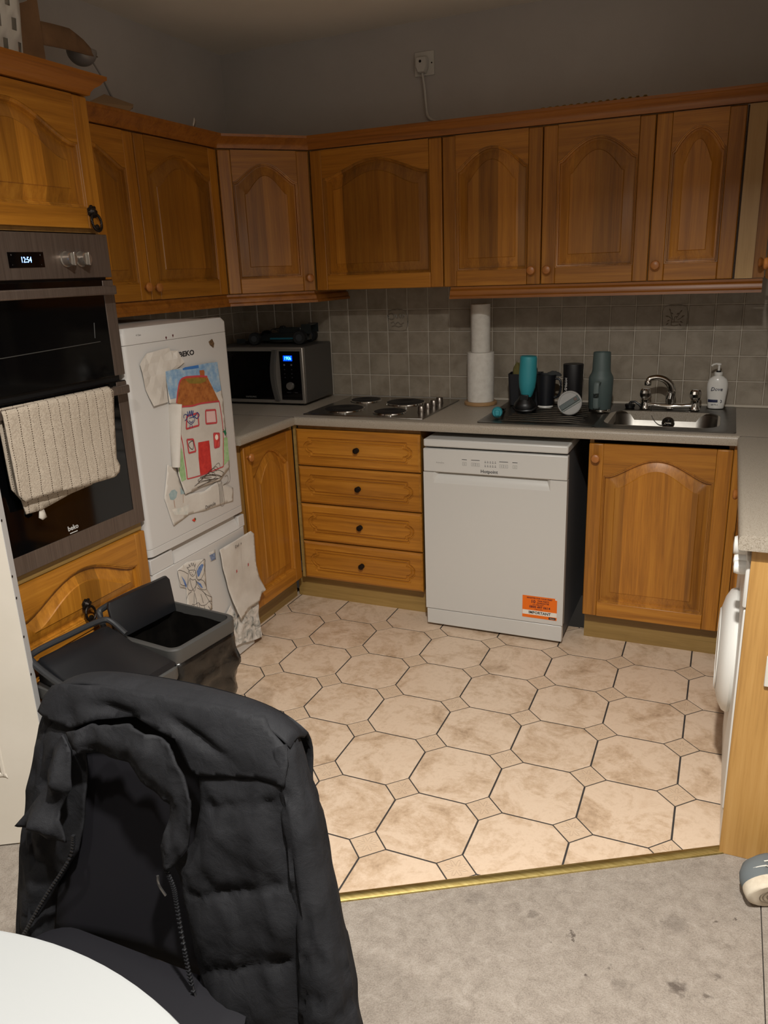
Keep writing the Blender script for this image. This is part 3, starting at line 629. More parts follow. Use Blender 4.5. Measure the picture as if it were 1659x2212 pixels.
# ------------------------------------------------------------------ base cabinets and plinths
ZD0, ZD1, YD = 0.127, 0.852, -0.582
dc = thing('drawer_unit', 'oak base unit of four drawers with bronze knobs under the hob', 'drawer unit', (0.893, YD, 0))
BX(-0.299, 0.299, 0.0205, 0.56, ZD0, 0.868).build('carcass', CARC, dc)
for a, b in ((0.683, ZD1), (0.503, 0.678), (0.318, 0.498), (ZD0, 0.313)): drawer_front(dc, -0.302, 0.302, a + 0.001, b - 0.001)
BX(-0.38, 0.297, 0.064, 0.080, 0.0, 0.122).build('plinth', PLINTH, dc)
BX(-0.318, -0.305, 0.004, 0.02, ZD0, 0.868).build('corner_post', PLINTH, dc)
lb = thing('base_cabinet', 'oak base cabinet with arched door facing right between fridge and drawers', 'cabinet', (0.578, -0.79, 0), pi / 2)
BX(-0.199, 0.19, 0.0205, 0.59, ZD0, 0.868).build('carcass', CARC, lb)
make_door(lb, -0.2, 0.2, ZD0, ZD1, 0, 0.085, (-0.176, 0.806), 0.5)
BX(-0.21, 0.255, 0.068, 0.084, 0.0, 0.122).build('plinth', PLINTH, lb)
BX(0.186, 0.202, 0.004, 0.02, ZD0, 0.868).build('corner_post', PLINTH, lb)
sb_ = thing('sink_cabinet', 'oak base cabinet with one wide arched door under the sink', 'cabinet', (2.1585, YD, 0))
mb = MB(); mb.box(-0.258, -0.242, 0.0205, 0.58, ZD0, 0.868); mb.box(0.242, 0.258, 0.0205, 0.58, ZD0, 0.868); mb.box(-0.242, 0.242, 0.0205, 0.58, ZD0, ZD0 + 0.016); mb.box(-0.242, 0.242, 0.574, 0.58, ZD0, 0.86)
mb.build('carcass', CARC, sb_)
make_door(sb_, -0.2575, 0.2575, ZD0, ZD1, 0, 0.075, (-0.2295, 0.797), 0.72)
BX(-0.256, 0.28, 0.060, 0.076, 0.0, 0.122).build('plinth', PLINTH, sb_)
BX(0.2590, 0.2885, 0.010, 0.026, ZD0, 0.868).build('corner_post', OAKV, sb_)
rb = thing('base_cabinet', 'oak base cabinet turned edge-on between sink cabinet and washing machine', 'cabinet', (2.448, -0.84, 0), -pi / 2)
BX(-0.235, 0.235, 0.0205, 0.59, ZD0, 0.868).build('carcass', CARC, rb)
make_door(rb, -0.233, 0.233, ZD0, ZD1, 0, 0.08, (0.04, 0.77), 0.75)
BX(-0.235, 0.235, 0.05, 0.066, 0.0, 0.122).build('plinth', PLINTH, rb)

# ------------------------------------------------------------------ worktops
def worktop_mat():
    t = NT('speckled_laminate_worktop'); v = t.coords((1, 1, 1), False)
    a = t.noise(v, 420.0, 2, 0.5); b = t.noise(v, 90.0, 3, 0.6)
    c1 = t.ramp(a, [(0.34, lin((124, 112, 97))), (0.43, lin((156, 146, 131))), (0.62, lin((164, 154, 140))), (0.74, lin((176, 167, 154)))])
    t.l(c1, t.b.inputs['Base Color']); t.b.inputs['Roughness'].default_value = 0.42
    return t.m
WTOP = worktop_mat()
def nose(n=6, r=0.013):   # (outward, z) profile of the rounded front edge
    out = [(-r * sin(a) * 0 + r * cos(a) - r, 0.872 + 0.006 - 0.006 * sin(a)) for a in (pi / 2, pi / 4, 0)]
    out = [(-0.006, 0.872), (-0.0018, 0.8738), (0.0, 0.878)]
    out += [(-r + r * cos(a), 0.910 - r + r * sin(a)) for a in [pi / 2 * i / n for i in range(n + 1)]]
    return out
YW = -0.605
def run_x(mb, x0, x1, yback, yfront):
    pf = [(yfront - o, zz) for o, zz in nose()]
    mb.loft([[(x, a, b) for a, b in [(yback, 0.872)] + pf + [(yback, 0.910)]] for x in (x0, x1)])
wb = MB(); run_x(wb, XL, 1.95, YB - 0.006, YW); run_x(wb, 2.352, 3.04, YB - 0.006, YW)
run_x(wb, 1.95, 2.352, -0.478, YW); wb.box(1.95, 2.352, -0.165, YB - 0.006, 0.872, 0.910)
o = wb.build('worktop', WTOP, ang=30); tag(o, 'cream speckled worktop along the back wall holding hob and sink', 'worktop')
wl = MB(); pf = [(0.605 + o_, zz) for o_, zz in nose()]
wl.loft([[(a, y, b) for a, b in [(XL, 0.872)] + pf + [(XL, 0.910)]] for y in (-1.042, YW - 0.001)])
wlo = tag(wl.build('worktop', WTOP, ang=30), 'short cream speckled worktop between fridge and corner', 'worktop')
JOINT = plain('worktop_joint_strip', (70, 62, 54), 0.5)
BX(0.0, 0.603, -0.607, -0.604, 0.9095, 0.9107).build('joint_strip', JOINT, wlo)
wr = MB(); pf = [(2.424 - o_, zz) for o_, zz in nose()]
wr.loft([[(a, y, b) for a, b in [(3.04, 0.872)] + pf + [(3.04, 0.910)]] for y in (-1.735, YW - 0.001)])
wro = tag(wr.build('worktop', WTOP, ang=30), 'cream speckled peninsula worktop at the right above the washing machine', 'worktop')
BX(2.43, 3.03, -0.607, -0.604, 0.9095, 0.9107).build('joint_strip', JOINT, wro)
BX(1.22, 3.0, 0.000, 0.0135, 0.9105, 0.922).build('sealant_strip', plain('cream_sealant', (188, 178, 162), 0.5), wall_back, bev=0.003)
ep = BX(2.456, 3.04, -1.708, -1.690, 0.006, 0.8715).build('end_panel', ENDP, bev=0.001); tag(ep, 'pale oak laminate end panel of the peninsula on the right', 'panel')

# ------------------------------------------------------------------ oven tower (local x = world y + 1.95, local -y = world +x)
TY = -1.95
tw = thing('oven_tower', 'tall oak oven housing at the left with an arched door above and below', 'cabinet', (0.6, TY, 0), pi / 2)
mb = MB(); mb.box(-0.3, -0.284, 0.0205, 0.625, 0.0, 2.036); mb.box(0.284, 0.3, 0.0205, 0.625, 0.0, 2.036)
mb.box(-0.284, 0.284, 0.0205, 0.62, 1.662, 2.036); mb.box(-0.284, 0.284, 0.0205, 0.62, 0.14, 0.742)
mb.build('carcass', CARC, tw)
make_door(tw, -0.298, 0.298, 1.673, 2.032, 0, 0.085, None, 0.75, 0.058, pull=(0.256, 1.708))
BX(-0.298, 0.298, 0.012, 0.0205, 0.716, 0.745).build('filler_strip', PLINTH, tw)
make_door(tw, -0.298, 0.298, 0.476, 0.713, 0, 0.075, None, 0.7, 0.050, pull=(-0.004, 0.556))
drawer_front(tw, -0.298, 0.298, 0.145, 0.473)
BX(-0.298, 0.298, 0.05, 0.066, 0.0, 0.138).build('plinth', PLINTH, tw)
COT = [(a, b) for a, b in COR]
mb = sweep(COT, [(-0.3, 0.0), (0.3, 0.0), (0.3, 0.27)]); mb.build('cornice', OAKY, tw, ang=25)

ov = thing('double_oven', 'built-in stainless steel double oven with black glass doors and blue clock', 'oven', (0.6, TY, 0.747), pi / 2)
def oz(z): return z - 0.747
mb = BX(-0.282, 0.282, 0.004, 0.55, 0.0, oz(1.656)); mb.build('oven_body', BLACKPL, ov)
BX(-0.2975, 0.2975, -0.008, 0.004, oz(1.534), oz(1.657)).build('control_panel', OVST, ov, bev=0.002)
dp = MB().prism([(-0.083, oz(1.605)), (0.038, oz(1.606)), (0.038, oz(1.566)), (-0.083, oz(1.565))], lambda a, b: (a, -0.0092, b), lambda a, b: (a, -0.0078, b)).build('display', BLACKGL, ov)
text('clock_digits', '12:54', 0.021, BLUE_LED, dp, F_front(-0.024, -0.0096, oz(1.585)), xs=0.8)
for dx in (-0.072, 0.026):
    for dz in (0.012, -0.012): text('touch_mark', '+' if dz > 0 else '-', 0.009, plain('panel_print', (96, 94, 92), 0.5), dp, F_front(dx, -0.0096, oz(1.5855 + dz)))
KN = plain('oven_knob_metal', (176, 170, 162), 0.22, 0.85)
for kx in (0.117, 0.174):
    mb = MB(); mb.lathe([(0.022, 0.008), (0.022, 0.013), (0.0185, 0.014), (0.0185, 0.034), (0.017, 0.038), (0.001, 0.039)], (kx, 0, oz(1.587)), '-y', 28)
    k_ = mb.build('knob', KN, ov)
    BX(kx - 0.0035, kx + 0.0035, -0.046, -0.038, oz(1.569), oz(1.605)).build('grip', KN, k_, bev=0.001)
for k in range(7):
    a = pi * (0.15 + 0.7 * k / 6)
    for kx in (0.117, 0.174):
        MB().lathe([(0.0011, 0.0), (0.0011, 0.0006)], (kx + 0.027 * cos(a), -0.0082, oz(1.587) + 0.027 * sin(a)), '-y', 6).build('dial_mark', MATS['panel_print'], ov)
def oven_door(z0, z1, g0, g1, hz, nm):
    d = BX(-0.297, 0.297, -0.0065, 0.003, oz(z0), oz(z1)).build(nm, BLACKGL, ov, bev=0.0015)
    for s in (-1, 1):
        a, b = sorted((s * 0.297, s * 0.252)); BX(a, b, -0.0085, -0.006, oz(z0), oz(z1) - 0.003).build('frame_side', OVST, d, bev=0.0008)
    if g0 > z0 + 0.005: BX(-0.252, 0.252, -0.0083, -0.006, oz(z0), oz(g0)).build('frame_bottom', OVST, d, bev=0.0008)
    mb = MB(); mb.box(-0.262, 0.262, -0.052, -0.040, oz(hz), oz(hz + 0.026)); h_ = mb.build('handle', OVST, d, bev=0.004)
    for s in (-1, 1): BX(s * 0.245 - 0.008, s * 0.245 + 0.008, -0.042, -0.006, oz(hz + 0.004), oz(hz + 0.022)).build('handle_bracket', OVST, h_, bev=0.001)
    return d
RACK = plain('faint_rack_behind_glass', (58, 58, 56), 0.4)
d1 = oven_door(1.239, 1.528, 1.239, 1.49, 1.484, 'upper_door')
d2 = oven_door(0.748, 1.221, 0.802, 1.19, 1.186, 'lower_door')
MB().tube([(-0.24, -0.0068, oz(1.336)), (0.21, -0.0068, oz(1.348))], 0.0013, 6).build('rack_wire', RACK, d1)
MB().tube([(0.19, -0.0068, oz(1.36)), (0.195, -0.0068, oz(1.405))], 0.0016, 6).build('rack_wire', RACK, d1)
lg = plain('silver_print', (196, 194, 190), 0.4)
text('maker_name', 'beko', 0.021, lg, d2, F_front(-0.011, -0.0072, oz(0.822)), bold=0.015)
BX(-0.026, 0.004, -0.0072, -0.0066, oz(0.806), oz(0.8085)).build('logo_underline', lg, d2)
# hung towel: front fall, rear fall and loop, folded over the lower handle
def towel_mat():
    t = NT('cream_towel_dashed_stripes'); tc = t.n('ShaderNodeTexCoord'); sp = t.n('ShaderNodeSeparateXYZ'); t.l(tc.outputs['Object'], sp.inputs[0])
    v = t.coords((1, 1, 1), False); wob = t.noise(v, 14.0, 2); 
    y = t.n('ShaderNodeMath', operation='MULTIPLY_ADD', i={1: 0.012}); t.l(wob, y.inputs[0]); t.l(sp.outputs[0], y.inputs[2])
    m = t.n('ShaderNodeMath', operation='DIVIDE', i={1: 0.0355}); t.l(y.outputs[0], m.inputs[0])
    fr = t.n('ShaderNodeMath', operation='FRACT'); t.l(m.outputs[0], fr.inputs[0])
    l1 = t.n('ShaderNodeMath', operation='LESS_THAN', i={1: 0.075}); t.l(fr.outputs[0], l1.inputs[0])
    mz = t.n('ShaderNodeMath', operation='DIVIDE', i={1: 0.0062}); t.l(sp.outputs[2], mz.inputs[0])
    fz = t.n('ShaderNodeMath', operation='FRACT'); t.l(mz.outputs[0], fz.inputs[0])
    l2 = t.n('ShaderNodeMath', operation='LESS_THAN', i={1: 0.55}); t.l(fz.outputs[0], l2.inputs[0])
    mu = t.n('ShaderNodeMath', operation='MULTIPLY'); t.l(l1.outputs[0], mu.inputs[0]); t.l(l2.outputs[0], mu.inputs[1])
    f = t.noise(v, 240.0, 3)
    c = t.ramp(f, [(0.35, lin((160, 147, 131))), (0.65, lin((182, 169, 152)))])
    mc = t.n('ShaderNodeMix', data_type='RGBA'); t.l(mu.outputs[0], mc.inputs[0]); t.l(c, mc.inputs[6]); mc.inputs[7].default_value = lin((66, 54, 44))
    t.l(mc.outputs[2], t.b.inputs['Base Color']); t.b.inputs['Roughness'].default_value = 0.95; t.b.inputs['Specular IOR Level'].default_value = 0.1
    t.bump(f, 0.5, 0.003); return t.m
TOWM = towel_mat()
tz_top = 1.217
twl = thing('tea_towel', 'cream towel with dashed brown stripes hanging over the oven door handle', 'towel', (0.6, TY, 0.9), pi / 2)
def tw_front(u, v):     # u = local x, v = world z
    dz = max(0.0, tz_top - v); r = min(1.0, dz / 0.012)
    return (u, -0.0465 - 0.0115 * sqrt(max(0, 1 - (1 - r) ** 2)) - 0.004 * nz(u * 14, v * 6) * min(1, dz * 8) - 0.003 * sin(u * 177 + nz(0, v * 9) * 2) * 0.22, v - 0.9)
pl = [(a - TY, b) for a, b in DATA['towel']]
cdt(pl, 0.011, tw_front).build('front_fall', TOWM, twl, solid=0.004, ang=80)
def tw_back(u, v): 
    dz = max(0.0, tz_top - v); r = min(1.0, dz / 0.012)
    return (u, -0.0465 + 0.0115 * sqrt(max(0, 1 - (1 - r) ** 2)) - 0.002 * nz(u * 12, v * 7), v - 0.9)
pb = [(-0.228, 1.2165), (0.172, 1.2165), (0.178, 1.10), (0.17, 0.985), (0.06, 0.938), (-0.025, 0.934), (-0.143, 0.918), (-0.194, 0.921), (-0.2, 0.962), (-0.225, 1.0)]
cdt(pb, 0.014, tw_back).build('rear_fall', TOWM, twl, solid=0.004, ang=80)
tg = [(-0.144, 0.925), (-0.152, 0.898), (-0.14, 0.888), (-0.124, 0.892), (-0.132, 0.925)]
cdt(tg, 0.012, lambda u, v: (u, -0.034, v - 0.9)).build('hanging_loop', plain('towel_loop_tape', (190, 182, 170), 0.8), twl, solid=0.002)

# ------------------------------------------------------------------ fridge freezer (local x = world y + 1.352)
FY, FXX = -1.352, 0.603
fr = thing('fridge_freezer', 'white fridge freezer covered in drawings beside the oven tower', 'fridge', (FXX, FY, 0), pi / 2)
FW = 0.292
BX(-0.286, 0.286, 0.058, 0.60, 0.03, 1.372).build('cabinet_body', FRIDGE, fr, bev=0.006)
def rprism(z0, z1, w_, d0, d1, r, rb=0.006, top=0.0):
    def rr(ins):
        pts = []
        for s, cx in ((1, w_ - r), (-1, -w_ + r)):
            for k in range(7):
                a = pi / 2 * k / 6 if s > 0 else pi / 2 - pi / 2 * k / 6
                pts.append((cx + s * (r * cos(a) - ins), d0 + r - r * sin(a) + ins) if s > 0 else (cx - (r * cos(a) - ins), d0 + r - r * sin(a) + ins))
        return [(w_ - ins, d1)] + pts + [(-w_ + ins, d1)]
    mb = MB(); P = []
    for ins, zz in ((rb, z0), (0, z0 + rb), (0, z1 - rb - top), (rb + top * 0.6, z1)): P.append([(a, b, zz) for a, b in rr(ins)])
    return mb.loft(P)
ud = rprism(0.634, 1.3225, FW, 0.0, 0.052, 0.022, 0.0012).build('upper_door', FRIDGE, fr, ang=40)
rprism(1.3235, 1.376, FW, 0.0, 0.054, 0.022, 0.001, 0.014).build('door_cap', FRIDGE, ud, ang=40)
rprism(0.606, 0.633, FW, 0.0, 0.052, 0.022, 0.001).build('door_cap', FRIDGE, ud, ang=40)
ld = rprism(0.062, 0.5415, FW, 0.0, 0.052, 0.022, 0.0012).build('lower_door', FRIDGE, fr, ang=40)
lc = MB(); 
lc.box(-FW, -0.172, 0.004, 0.052, 0.5425, 0.597); lc.box(0.25, FW, 0.004, 0.052, 0.5425, 0.592)
lc.add([(-0.172, 0.0, 0.5425), (0.25, 0.0, 0.5425), (0.25, 0.03, 0.602), (-0.172, 0.03, 0.602), (-0.172, 0.052, 0.5425), (0.25, 0.052, 0.5425), (0.25, 0.052, 0.602), (-0.172, 0.052, 0.602)], [(0, 1, 2, 3), (4, 7, 6, 5), (0, 4, 5, 1), (3, 2, 6, 7), (0, 3, 7, 4), (1, 5, 6, 2)])
lc.add([(-0.172, 0.0, 0.5425), (-0.172, 0.03, 0.602), (-0.172, 0.0, 0.585)], [(0, 1, 2)]).build('grip_cap', FRIDGE, ld, bev=0.002)
BX(-FW + 0.004, FW - 0.004, 0.03, 0.056, 0.597, 0.6065).build('door_gasket', plain('grey_gasket', (70, 70, 74), 0.6), fr)
BX(-FW + 0.004, FW - 0.004, 0.006, 0.05, 0.008, 0.058).build('kick_plate', FRIDGE, fr, bev=0.003)
MB().lathe([(0.009, 0.0), (0.009, 0.003), (0.001, 0.0035)], (0.038, 0.006, 0.03), '-y', 16).build('foot_screw', BLACKPL, fr)
FP = plain('fridge_print_dark', (44, 42, 42), 0.5)
text('maker_name', 'BEKO', 0.0245, FP, ud, F_front(0.029, -0.0004, 1.267), xs=1.42, thick=0.0003, bold=0.035)
text('class_mark', 'A Class', 0.008, plain('fridge_print_grey', (120, 116, 112), 0.5), ud, F_front(-0.21, -0.0004, 1.352))

# paper and drawings: DATA points are (world y, world z) on the fridge front
def fl(p): return (p[0] - FY, p[1])
FOFF = {}
def sheet(name, label, key, depth, amp=0.004, res=0.012, curl=0.0, mat=PAPER, poly=None, fq=16, flat=False):
    poly = poly or [fl(p) for p in DATA[key]]
    cx = sum(p[0] for p in poly) / len(poly); zb = min(p[1] for p in poly)
    t = thing(name, label, 'paper', (FXX + 0.0005, FY + cx, zb), pi / 2)
    def fn(u, v, k=0.0): return (u - cx, -(depth + amp * (0.5 + 0.5 * nz(u * fq, v * fq, len(name))) + curl * max(0.0, (zb + 0.1 - v)) ** 1.0) - k, v - zb)
    cdt(poly, res, fn).build('sheet', mat, t, solid=0.0006, ang=60, smooth=not flat)
    return t, fn
def ink(t, fn, key, col, name, k=0.0009, wdt=None, close=False, res=0.012, pts=None):
    p = pts or [fl(q) for q in DATA[key]]
    m = col if not isinstance(col, tuple) else plain('ink_%d_%d_%d' % col, col, 0.8)
    f2 = lambda u, v: fn(u, v, k)
    if wdt:
        p = smooth_path(p, 4) if len(p) > 2 else [Vector(p[0]).lerp(Vector(p[1]), i / 6) for i in range(7)]
        return ribbon(p, wdt, f2).build(name, m, t)
    return cdt(p, res, f2).build(name, m, t)
# crumpled sheet, tree sheet, rolled strip, then the house on top
sheet('paper_sheet', 'crumpled white paper at the upper left of the fridge door', 'f_crumple', 0.001, 0.013, 0.024, fq=30, flat=True)
tt, tf = sheet('child_drawing', 'child drawing of pale blue trees below the house picture', 'f_tree', 0.001, 0.004, 0.012)
TEAL = mottled('faded_teal_paint', ((128, 150, 152), (158, 172, 170)), 60, 0.85)
ink(tt, tf, 't_tree1', TEAL, 'painted_tree'); ink(tt, tf, 't_tree2', TEAL, 'painted_tree')
ink(tt, tf, 't_ground', mottled('faded_ground_paint', ((178, 180, 172), (212, 204, 192)), 40, 0.85), 'painted_ground', 0.0007)
ink(tt, tf, 't_trunk1', (168, 138, 120), 'painted_trunk', wdt=0.004); ink(tt, tf, 't_trunk2', (176, 156, 140), 'painted_trunk', wdt=0.004)
ink(tt, tf, 't_trunk3', (92, 80, 68), 'scribbled_trunk', wdt=0.0016); ink(tt, tf, 't_crown3', (92, 80, 68), 'scribbled_crown', wdt=0.0016)
q = [fl(p) for p in DATA['t_trunk3']]
for k in range(5):
    a = q[1]; b = q[2]; ink(tt, tf, None, (84, 72, 62), 'scribbled_trunk', wdt=0.0014, pts=[(a[0] + k * 0.005, a[1] + 0.02), (b[0] + k * 0.005, b[1] + 0.004)])
text('scrawled_name', 'Domole', 0.021, plain('pencil_grey', (92, 84, 78), 0.8), tt, F_front(fl(DATA['t_text'][0])[0] + 0.052 - (tt.location.y - FY), -0.006, DATA['t_text'][0][1] - tt.location.z), xs=0.95)
rl = thing('paper_roll', 'rolled white paper strip hanging left of the house drawing', 'paper', (FXX + 0.001, FY, 0.886), pi / 2)
a0, a1 = fl((-1.443, 1.108)), fl((-1.472, 0.89))
MB().tube([(a0[0] + (a1[0] - a0[0]) * t, -0.0145, a0[1] + (a1[1] - a0[1]) * t - 0.886) for t in [i / 10 for i in range(11)]], [(0.033 - 0.017 * i / 10, 0.012) for i in range(11)], 16).build('roll', PAPER, rl)
for k, (t_, w_) in enumerate(((0.3, .02), (0.38, .012), (0.5, .018), (0.58, .012), (.68, .01))):
    x = a0[0] + (a1[0] - a0[0]) * t_; MB().add([(x - w_ / 2, -0.0277, a0[1] + (a1[1] - a0[1]) * t_ - 0.886 + q_) for q_ in (0, 0.01)] + [(x + w_ / 3, -0.0277, a0[1] + (a1[1] - a0[1]) * t_ - 0.886 + q_) for q_ in (0.012, 0.002)], [(0, 1, 2, 3)]).build('pencil_mark', plain('pink_pencil', (196, 164, 146), 0.9), rl)
hs, hf = sheet('child_drawing', 'child painting of a house with brown roof, red door and blue sky', 'f_house', 0.0075, 0.003, 0.012)
SKY = mottled('blue_poster_paint', ((96, 134, 172), (132, 160, 184), (168, 180, 188)), 40, 0.85, detail=8)
RED = mottled('red_poster_paint', ((172, 34, 30), (200, 56, 46)), 60, 0.8)
ROOF = mottled('brown_poster_paint', ((120, 62, 20), (156, 90, 34), (170, 104, 48)), 50, 0.85, detail=8)
ink(hs, hf, 'h_sky', SKY, 'painted_sky', 0.0008); ink(hs, hf, 'h_skydark', (52, 104, 168), 'painted_cloud_edge', 0.0011)
ink(hs, hf, 'h_roof', ROOF, 'painted_roof', 0.0014); ink(hs, hf, 'h_roofgreen', mottled('olive_paint', ((116, 96, 30), (140, 112, 40)), 60, 0.85), 'painted_roof_patch', 0.0018); ink(hs, hf, 'h_chimney', (158, 84, 38), 'painted_chimney', 0.0016)
PINKR = plain('red_crayon_outline', (184, 60, 64), 0.8)
for k in ('h_rooflineL', 'h_rooftop', 'h_roofbase'): ink(hs, hf, k, PINKR, 'crayon_outline', 0.002, 0.006)
for k in ('h_wallL', 'h_wallB', 'h_wallR'): ink(hs, hf, k, PINKR, 'crayon_outline', 0.0017, 0.0042)
ink(hs, hf, 'h_door', RED, 'painted_door', 0.0015)
ink(hs, hf, 'h_w2fill', (214, 178, 172), 'painted_window', 0.0012); ink(hs, hf, 'h_w4fill', (206, 70, 60), 'painted_window', 0.0012)
for k in ('h_w1', 'h_w2', 'h_w3', 'h_w4'):
    p = [fl(q) for q in DATA[k]]; d_ = []
    for a, b in zip(p, p[1:]): d_.append([a, b])
    for s in d_: ink(hs, hf, None, PINKR, 'crayon_window', 0.0018, 0.0065, pts=s)
GRN = mottled('green_crayon', ((128, 168, 108), (170, 192, 146)), 60, 0.85)
ink(hs, hf, 'h_greenL', GRN, 'crayon_grass', 0.001); ink(hs, hf, 'h_greenR', GRN, 'crayon_grass', 0.001); ink(hs, hf, 'h_plant', (24, 104, 66), 'crayon_plant', 0.002)
BLU = plain('blue_felt_pen', (28, 52, 116), 0.8)
for k in ('h_fig_head', 'h_fig_hair', 'h_fig_arm', 'h_fig_legs', 'h_fig_legs2', 'h_smile'): ink(hs, hf, k, BLU, 'felt_pen_figure', 0.0024, 0.0032 if 'hair' in k else 0.0024)
ink(hs, hf, 'h_face3', (30, 28, 26), 'felt_pen_face', 0.0022, 0.0022)
q = [fl(p) for p in DATA['h_w4']]; cx_, cz_ = sum(a for a, _ in q[:4]) / 4, sum(b for _, b in q[:4]) / 4
ink(hs, hf, None, (232, 220, 206), 'felt_pen_figure', 0.0020, pts=[(cx_ + 0.010 * cos(a), cz_ + 0.012 + 0.011 * sin(a)) for a in [k * pi / 4 for k in range(8)]])
ink(hs, hf, None, (170, 30, 28), 'felt_pen_figure', 0.0024, 0.002, pts=[(cx_ - .006, cz_ - .03), (cx_, cz_ - .008), (cx_ + .02, cz_ + .004)])
ink(hs, hf, 't_scrib', (58, 46, 36), 'scribble', 0.0022, 0.0015)
q = [fl(p) for p in DATA['t_scrib']]
for k in range(6):
    ink(hs, hf, None, (58, 46, 36), 'scribble', 0.0024, 0.0014, pts=[(q[0][0] + 0.02 * k + .01, q[0][1] + 0.006 * k), (q[0][0] + 0.02 * k + .06, q[0][1] + 0.006 * k + .016 + .004 * (k % 2)), (q[0][0] + 0.012 * k + .11, q[0][1] + .005 * k + .006)])
# magnets
def magnet(label, key, col, th=0.004):
    p = [fl(q) for q in DATA[key]]; cx, cz = sum(a for a, _ in p) / len(p), min(b for _, b in p)
    t = thing('fridge_magnet', label, 'magnet', (FXX + 0.0003, FY + cx, cz), pi / 2)
    MB().prism(p, lambda a, b: (a - cx, 0, b - cz), lambda a, b: (a - cx, -th, b - cz)).build('magnet_body', col, t, bev=0.001)
    return t, p, cx, cz
magnet('small dark brown figure magnet at the top right of the fridge door', 'badge', mottled('brown_magnet_paint', ((48, 34, 24), (120, 92, 60)), 160, 0.6))
hm, hp, hx, hz = magnet('tiny striped heart magnet near the bottom of the upper fridge door', 'heart', plain('heart_red', (196, 60, 40), 0.5))
MB().prism([hp[1], hp[2], hp[3], ((hp[3][0] + hp[4][0]) / 2, (hp[3][1] + hp[4][1]) / 2)], lambda a, b: (a - hx, -0.004, b - hz), lambda a, b: (a - hx, -0.0046, b - hz)).build('stripe', plain('heart_green', (70, 90, 52), 0.5), hm)
for k, nm in enumerate(('left', 'right')):
    y_, z_ = DATA['m1'][k]; u = y_ - FY
    t = thing('fridge_magnet', 'tiny dark red heart sticker at the fridge top, %s one of two' % nm, 'sticker', (FXX + 0.0003, y_, z_), pi / 2)
    MB().prism([(0, -0.006), (0.004, 0.002), (0.002, 0.005), (0, 0.003), (-0.002, 0.005), (-0.004, 0.002)], lambda a, b: (a, 0, b), lambda a, b: (a, -0.0006, b)).build('sticker_face', plain('dark_red_sticker', (84, 30, 34), 0.6), t)
# freezer door: fairy cut-out, stamp, two loose sheets
ft, ff = sheet('fairy_cutout', 'paper cut-out of a crowned winged figure on the freezer door', 'fairy_box', 0.001, 0.0015, 0.012)
PEN = plain('pencil_outline', (72, 66, 62), 0.8); FB = mottled('blue_crayon', ((44, 82, 150), (120, 140, 172)), 90, 0.85, detail=8)
for k in ('wingRfill', 'wingLfill', 'wingR2fill'): ink(ft, ff, 'fa_' + k, FB, 'crayon_wing', 0.0008)
for k in DATA:
    if k.startswith('fa_') and not k.endswith('fill'): ink(ft, ff, k, PEN, 'pencil_line', 0.0012, 0.0017)
st_, sf_ = sheet('postage_picture', 'tiny blue printed picture at the top of the freezer door', 'stamp', 0.0008, 0.0002, 0.012)
q = [fl(p) for p in DATA['stamp']]
ink(st_, sf_, None, mottled('blue_print', ((36, 60, 110), (150, 160, 176)), 110, 0.6, detail=8), 'print', 0.0006, pts=[(q[0][0] + .003, q[0][1] - .012), (q[1][0] - .003, q[1][1] - .012), (q[2][0] - .003, q[2][1] + .002), (q[3][0] + .003, q[3][1] + .002)])
SCR = mottled('scribbled_paper', ((70, 78, 78), (176, 172, 164), (212, 206, 198), (220, 214, 206)), 24, 0.85, detail=9, r0=0.30, r1=0.72, dist=1.2, stretch=(1, 1, 1))
sheet('child_drawing', 'white paper with dark green scribbles at the bottom of the freezer door', 'p_scrib', 0.002, 0.012, 0.018, mat=SCR, fq=26, flat=True)
pt, pf_ = sheet('paper_sheet', 'loose white sheet curling off the right side of the freezer door', 'p_right', 0.012, 0.010, 0.010, curl=0.10, fq=11)
text('pencil_word', 'Dad  x', 0.017, PEN, pt, F_front(fl(DATA['dad'][0])[0] + 0.036 - (pt.location.y - FY), -0.0247, 0.493 - pt.location.z, 0.06))
for k in ('p_red1', 'p_red2'):
    a, b = fl(DATA[k][0]); ink(pt, pf_, None, (168, 66, 66), 'red_mark', 0.0012, pts=[(a - .004, b - .007), (a + .004, b - .004), (a + .004, b + .007), (a - .003, b + .005)])
ink(pt, pf_, None, (172, 160, 150), 'pencil_line', 0.0012, 0.0012, pts=[(fl((-1.13, 0.47))[0], .47), (fl((-1.135, .42))[0], .42), (fl((-1.14, .37))[0], .37)])

# ------------------------------------------------------------------ dishwasher (local x = world x - 1.532, front at y = -0.64)
dw = thing('dishwasher', 'white freestanding dishwasher with orange sticker between drawers and sink cabinet', 'dishwasher', (1.532, -0.640, 0))
SIDE = plain('dishwasher_side_shaded', (92, 92, 94), 0.5)  # white side lying in shadow; the shade is put into this dark grey
BX(-0.296, 0.296, 0.034, 0.585, 0.02, 0.812).build('side_body', SIDE, dw)
BX(-0.2995, 0.2995, 0.0, 0.585, 0.8165, 0.849).build('top_lid', WHITE, dw, bev=0.006)
BX(-0.292, 0.292, 0.02, 0.04, 0.806, 0.8175).build('lid_gap', BLACKPL, dw)
cp = BX(-0.300, 0.300, -0.003, 0.032, 0.711, 0.810).build('control_panel', WHITE, dw, bev=0.004)
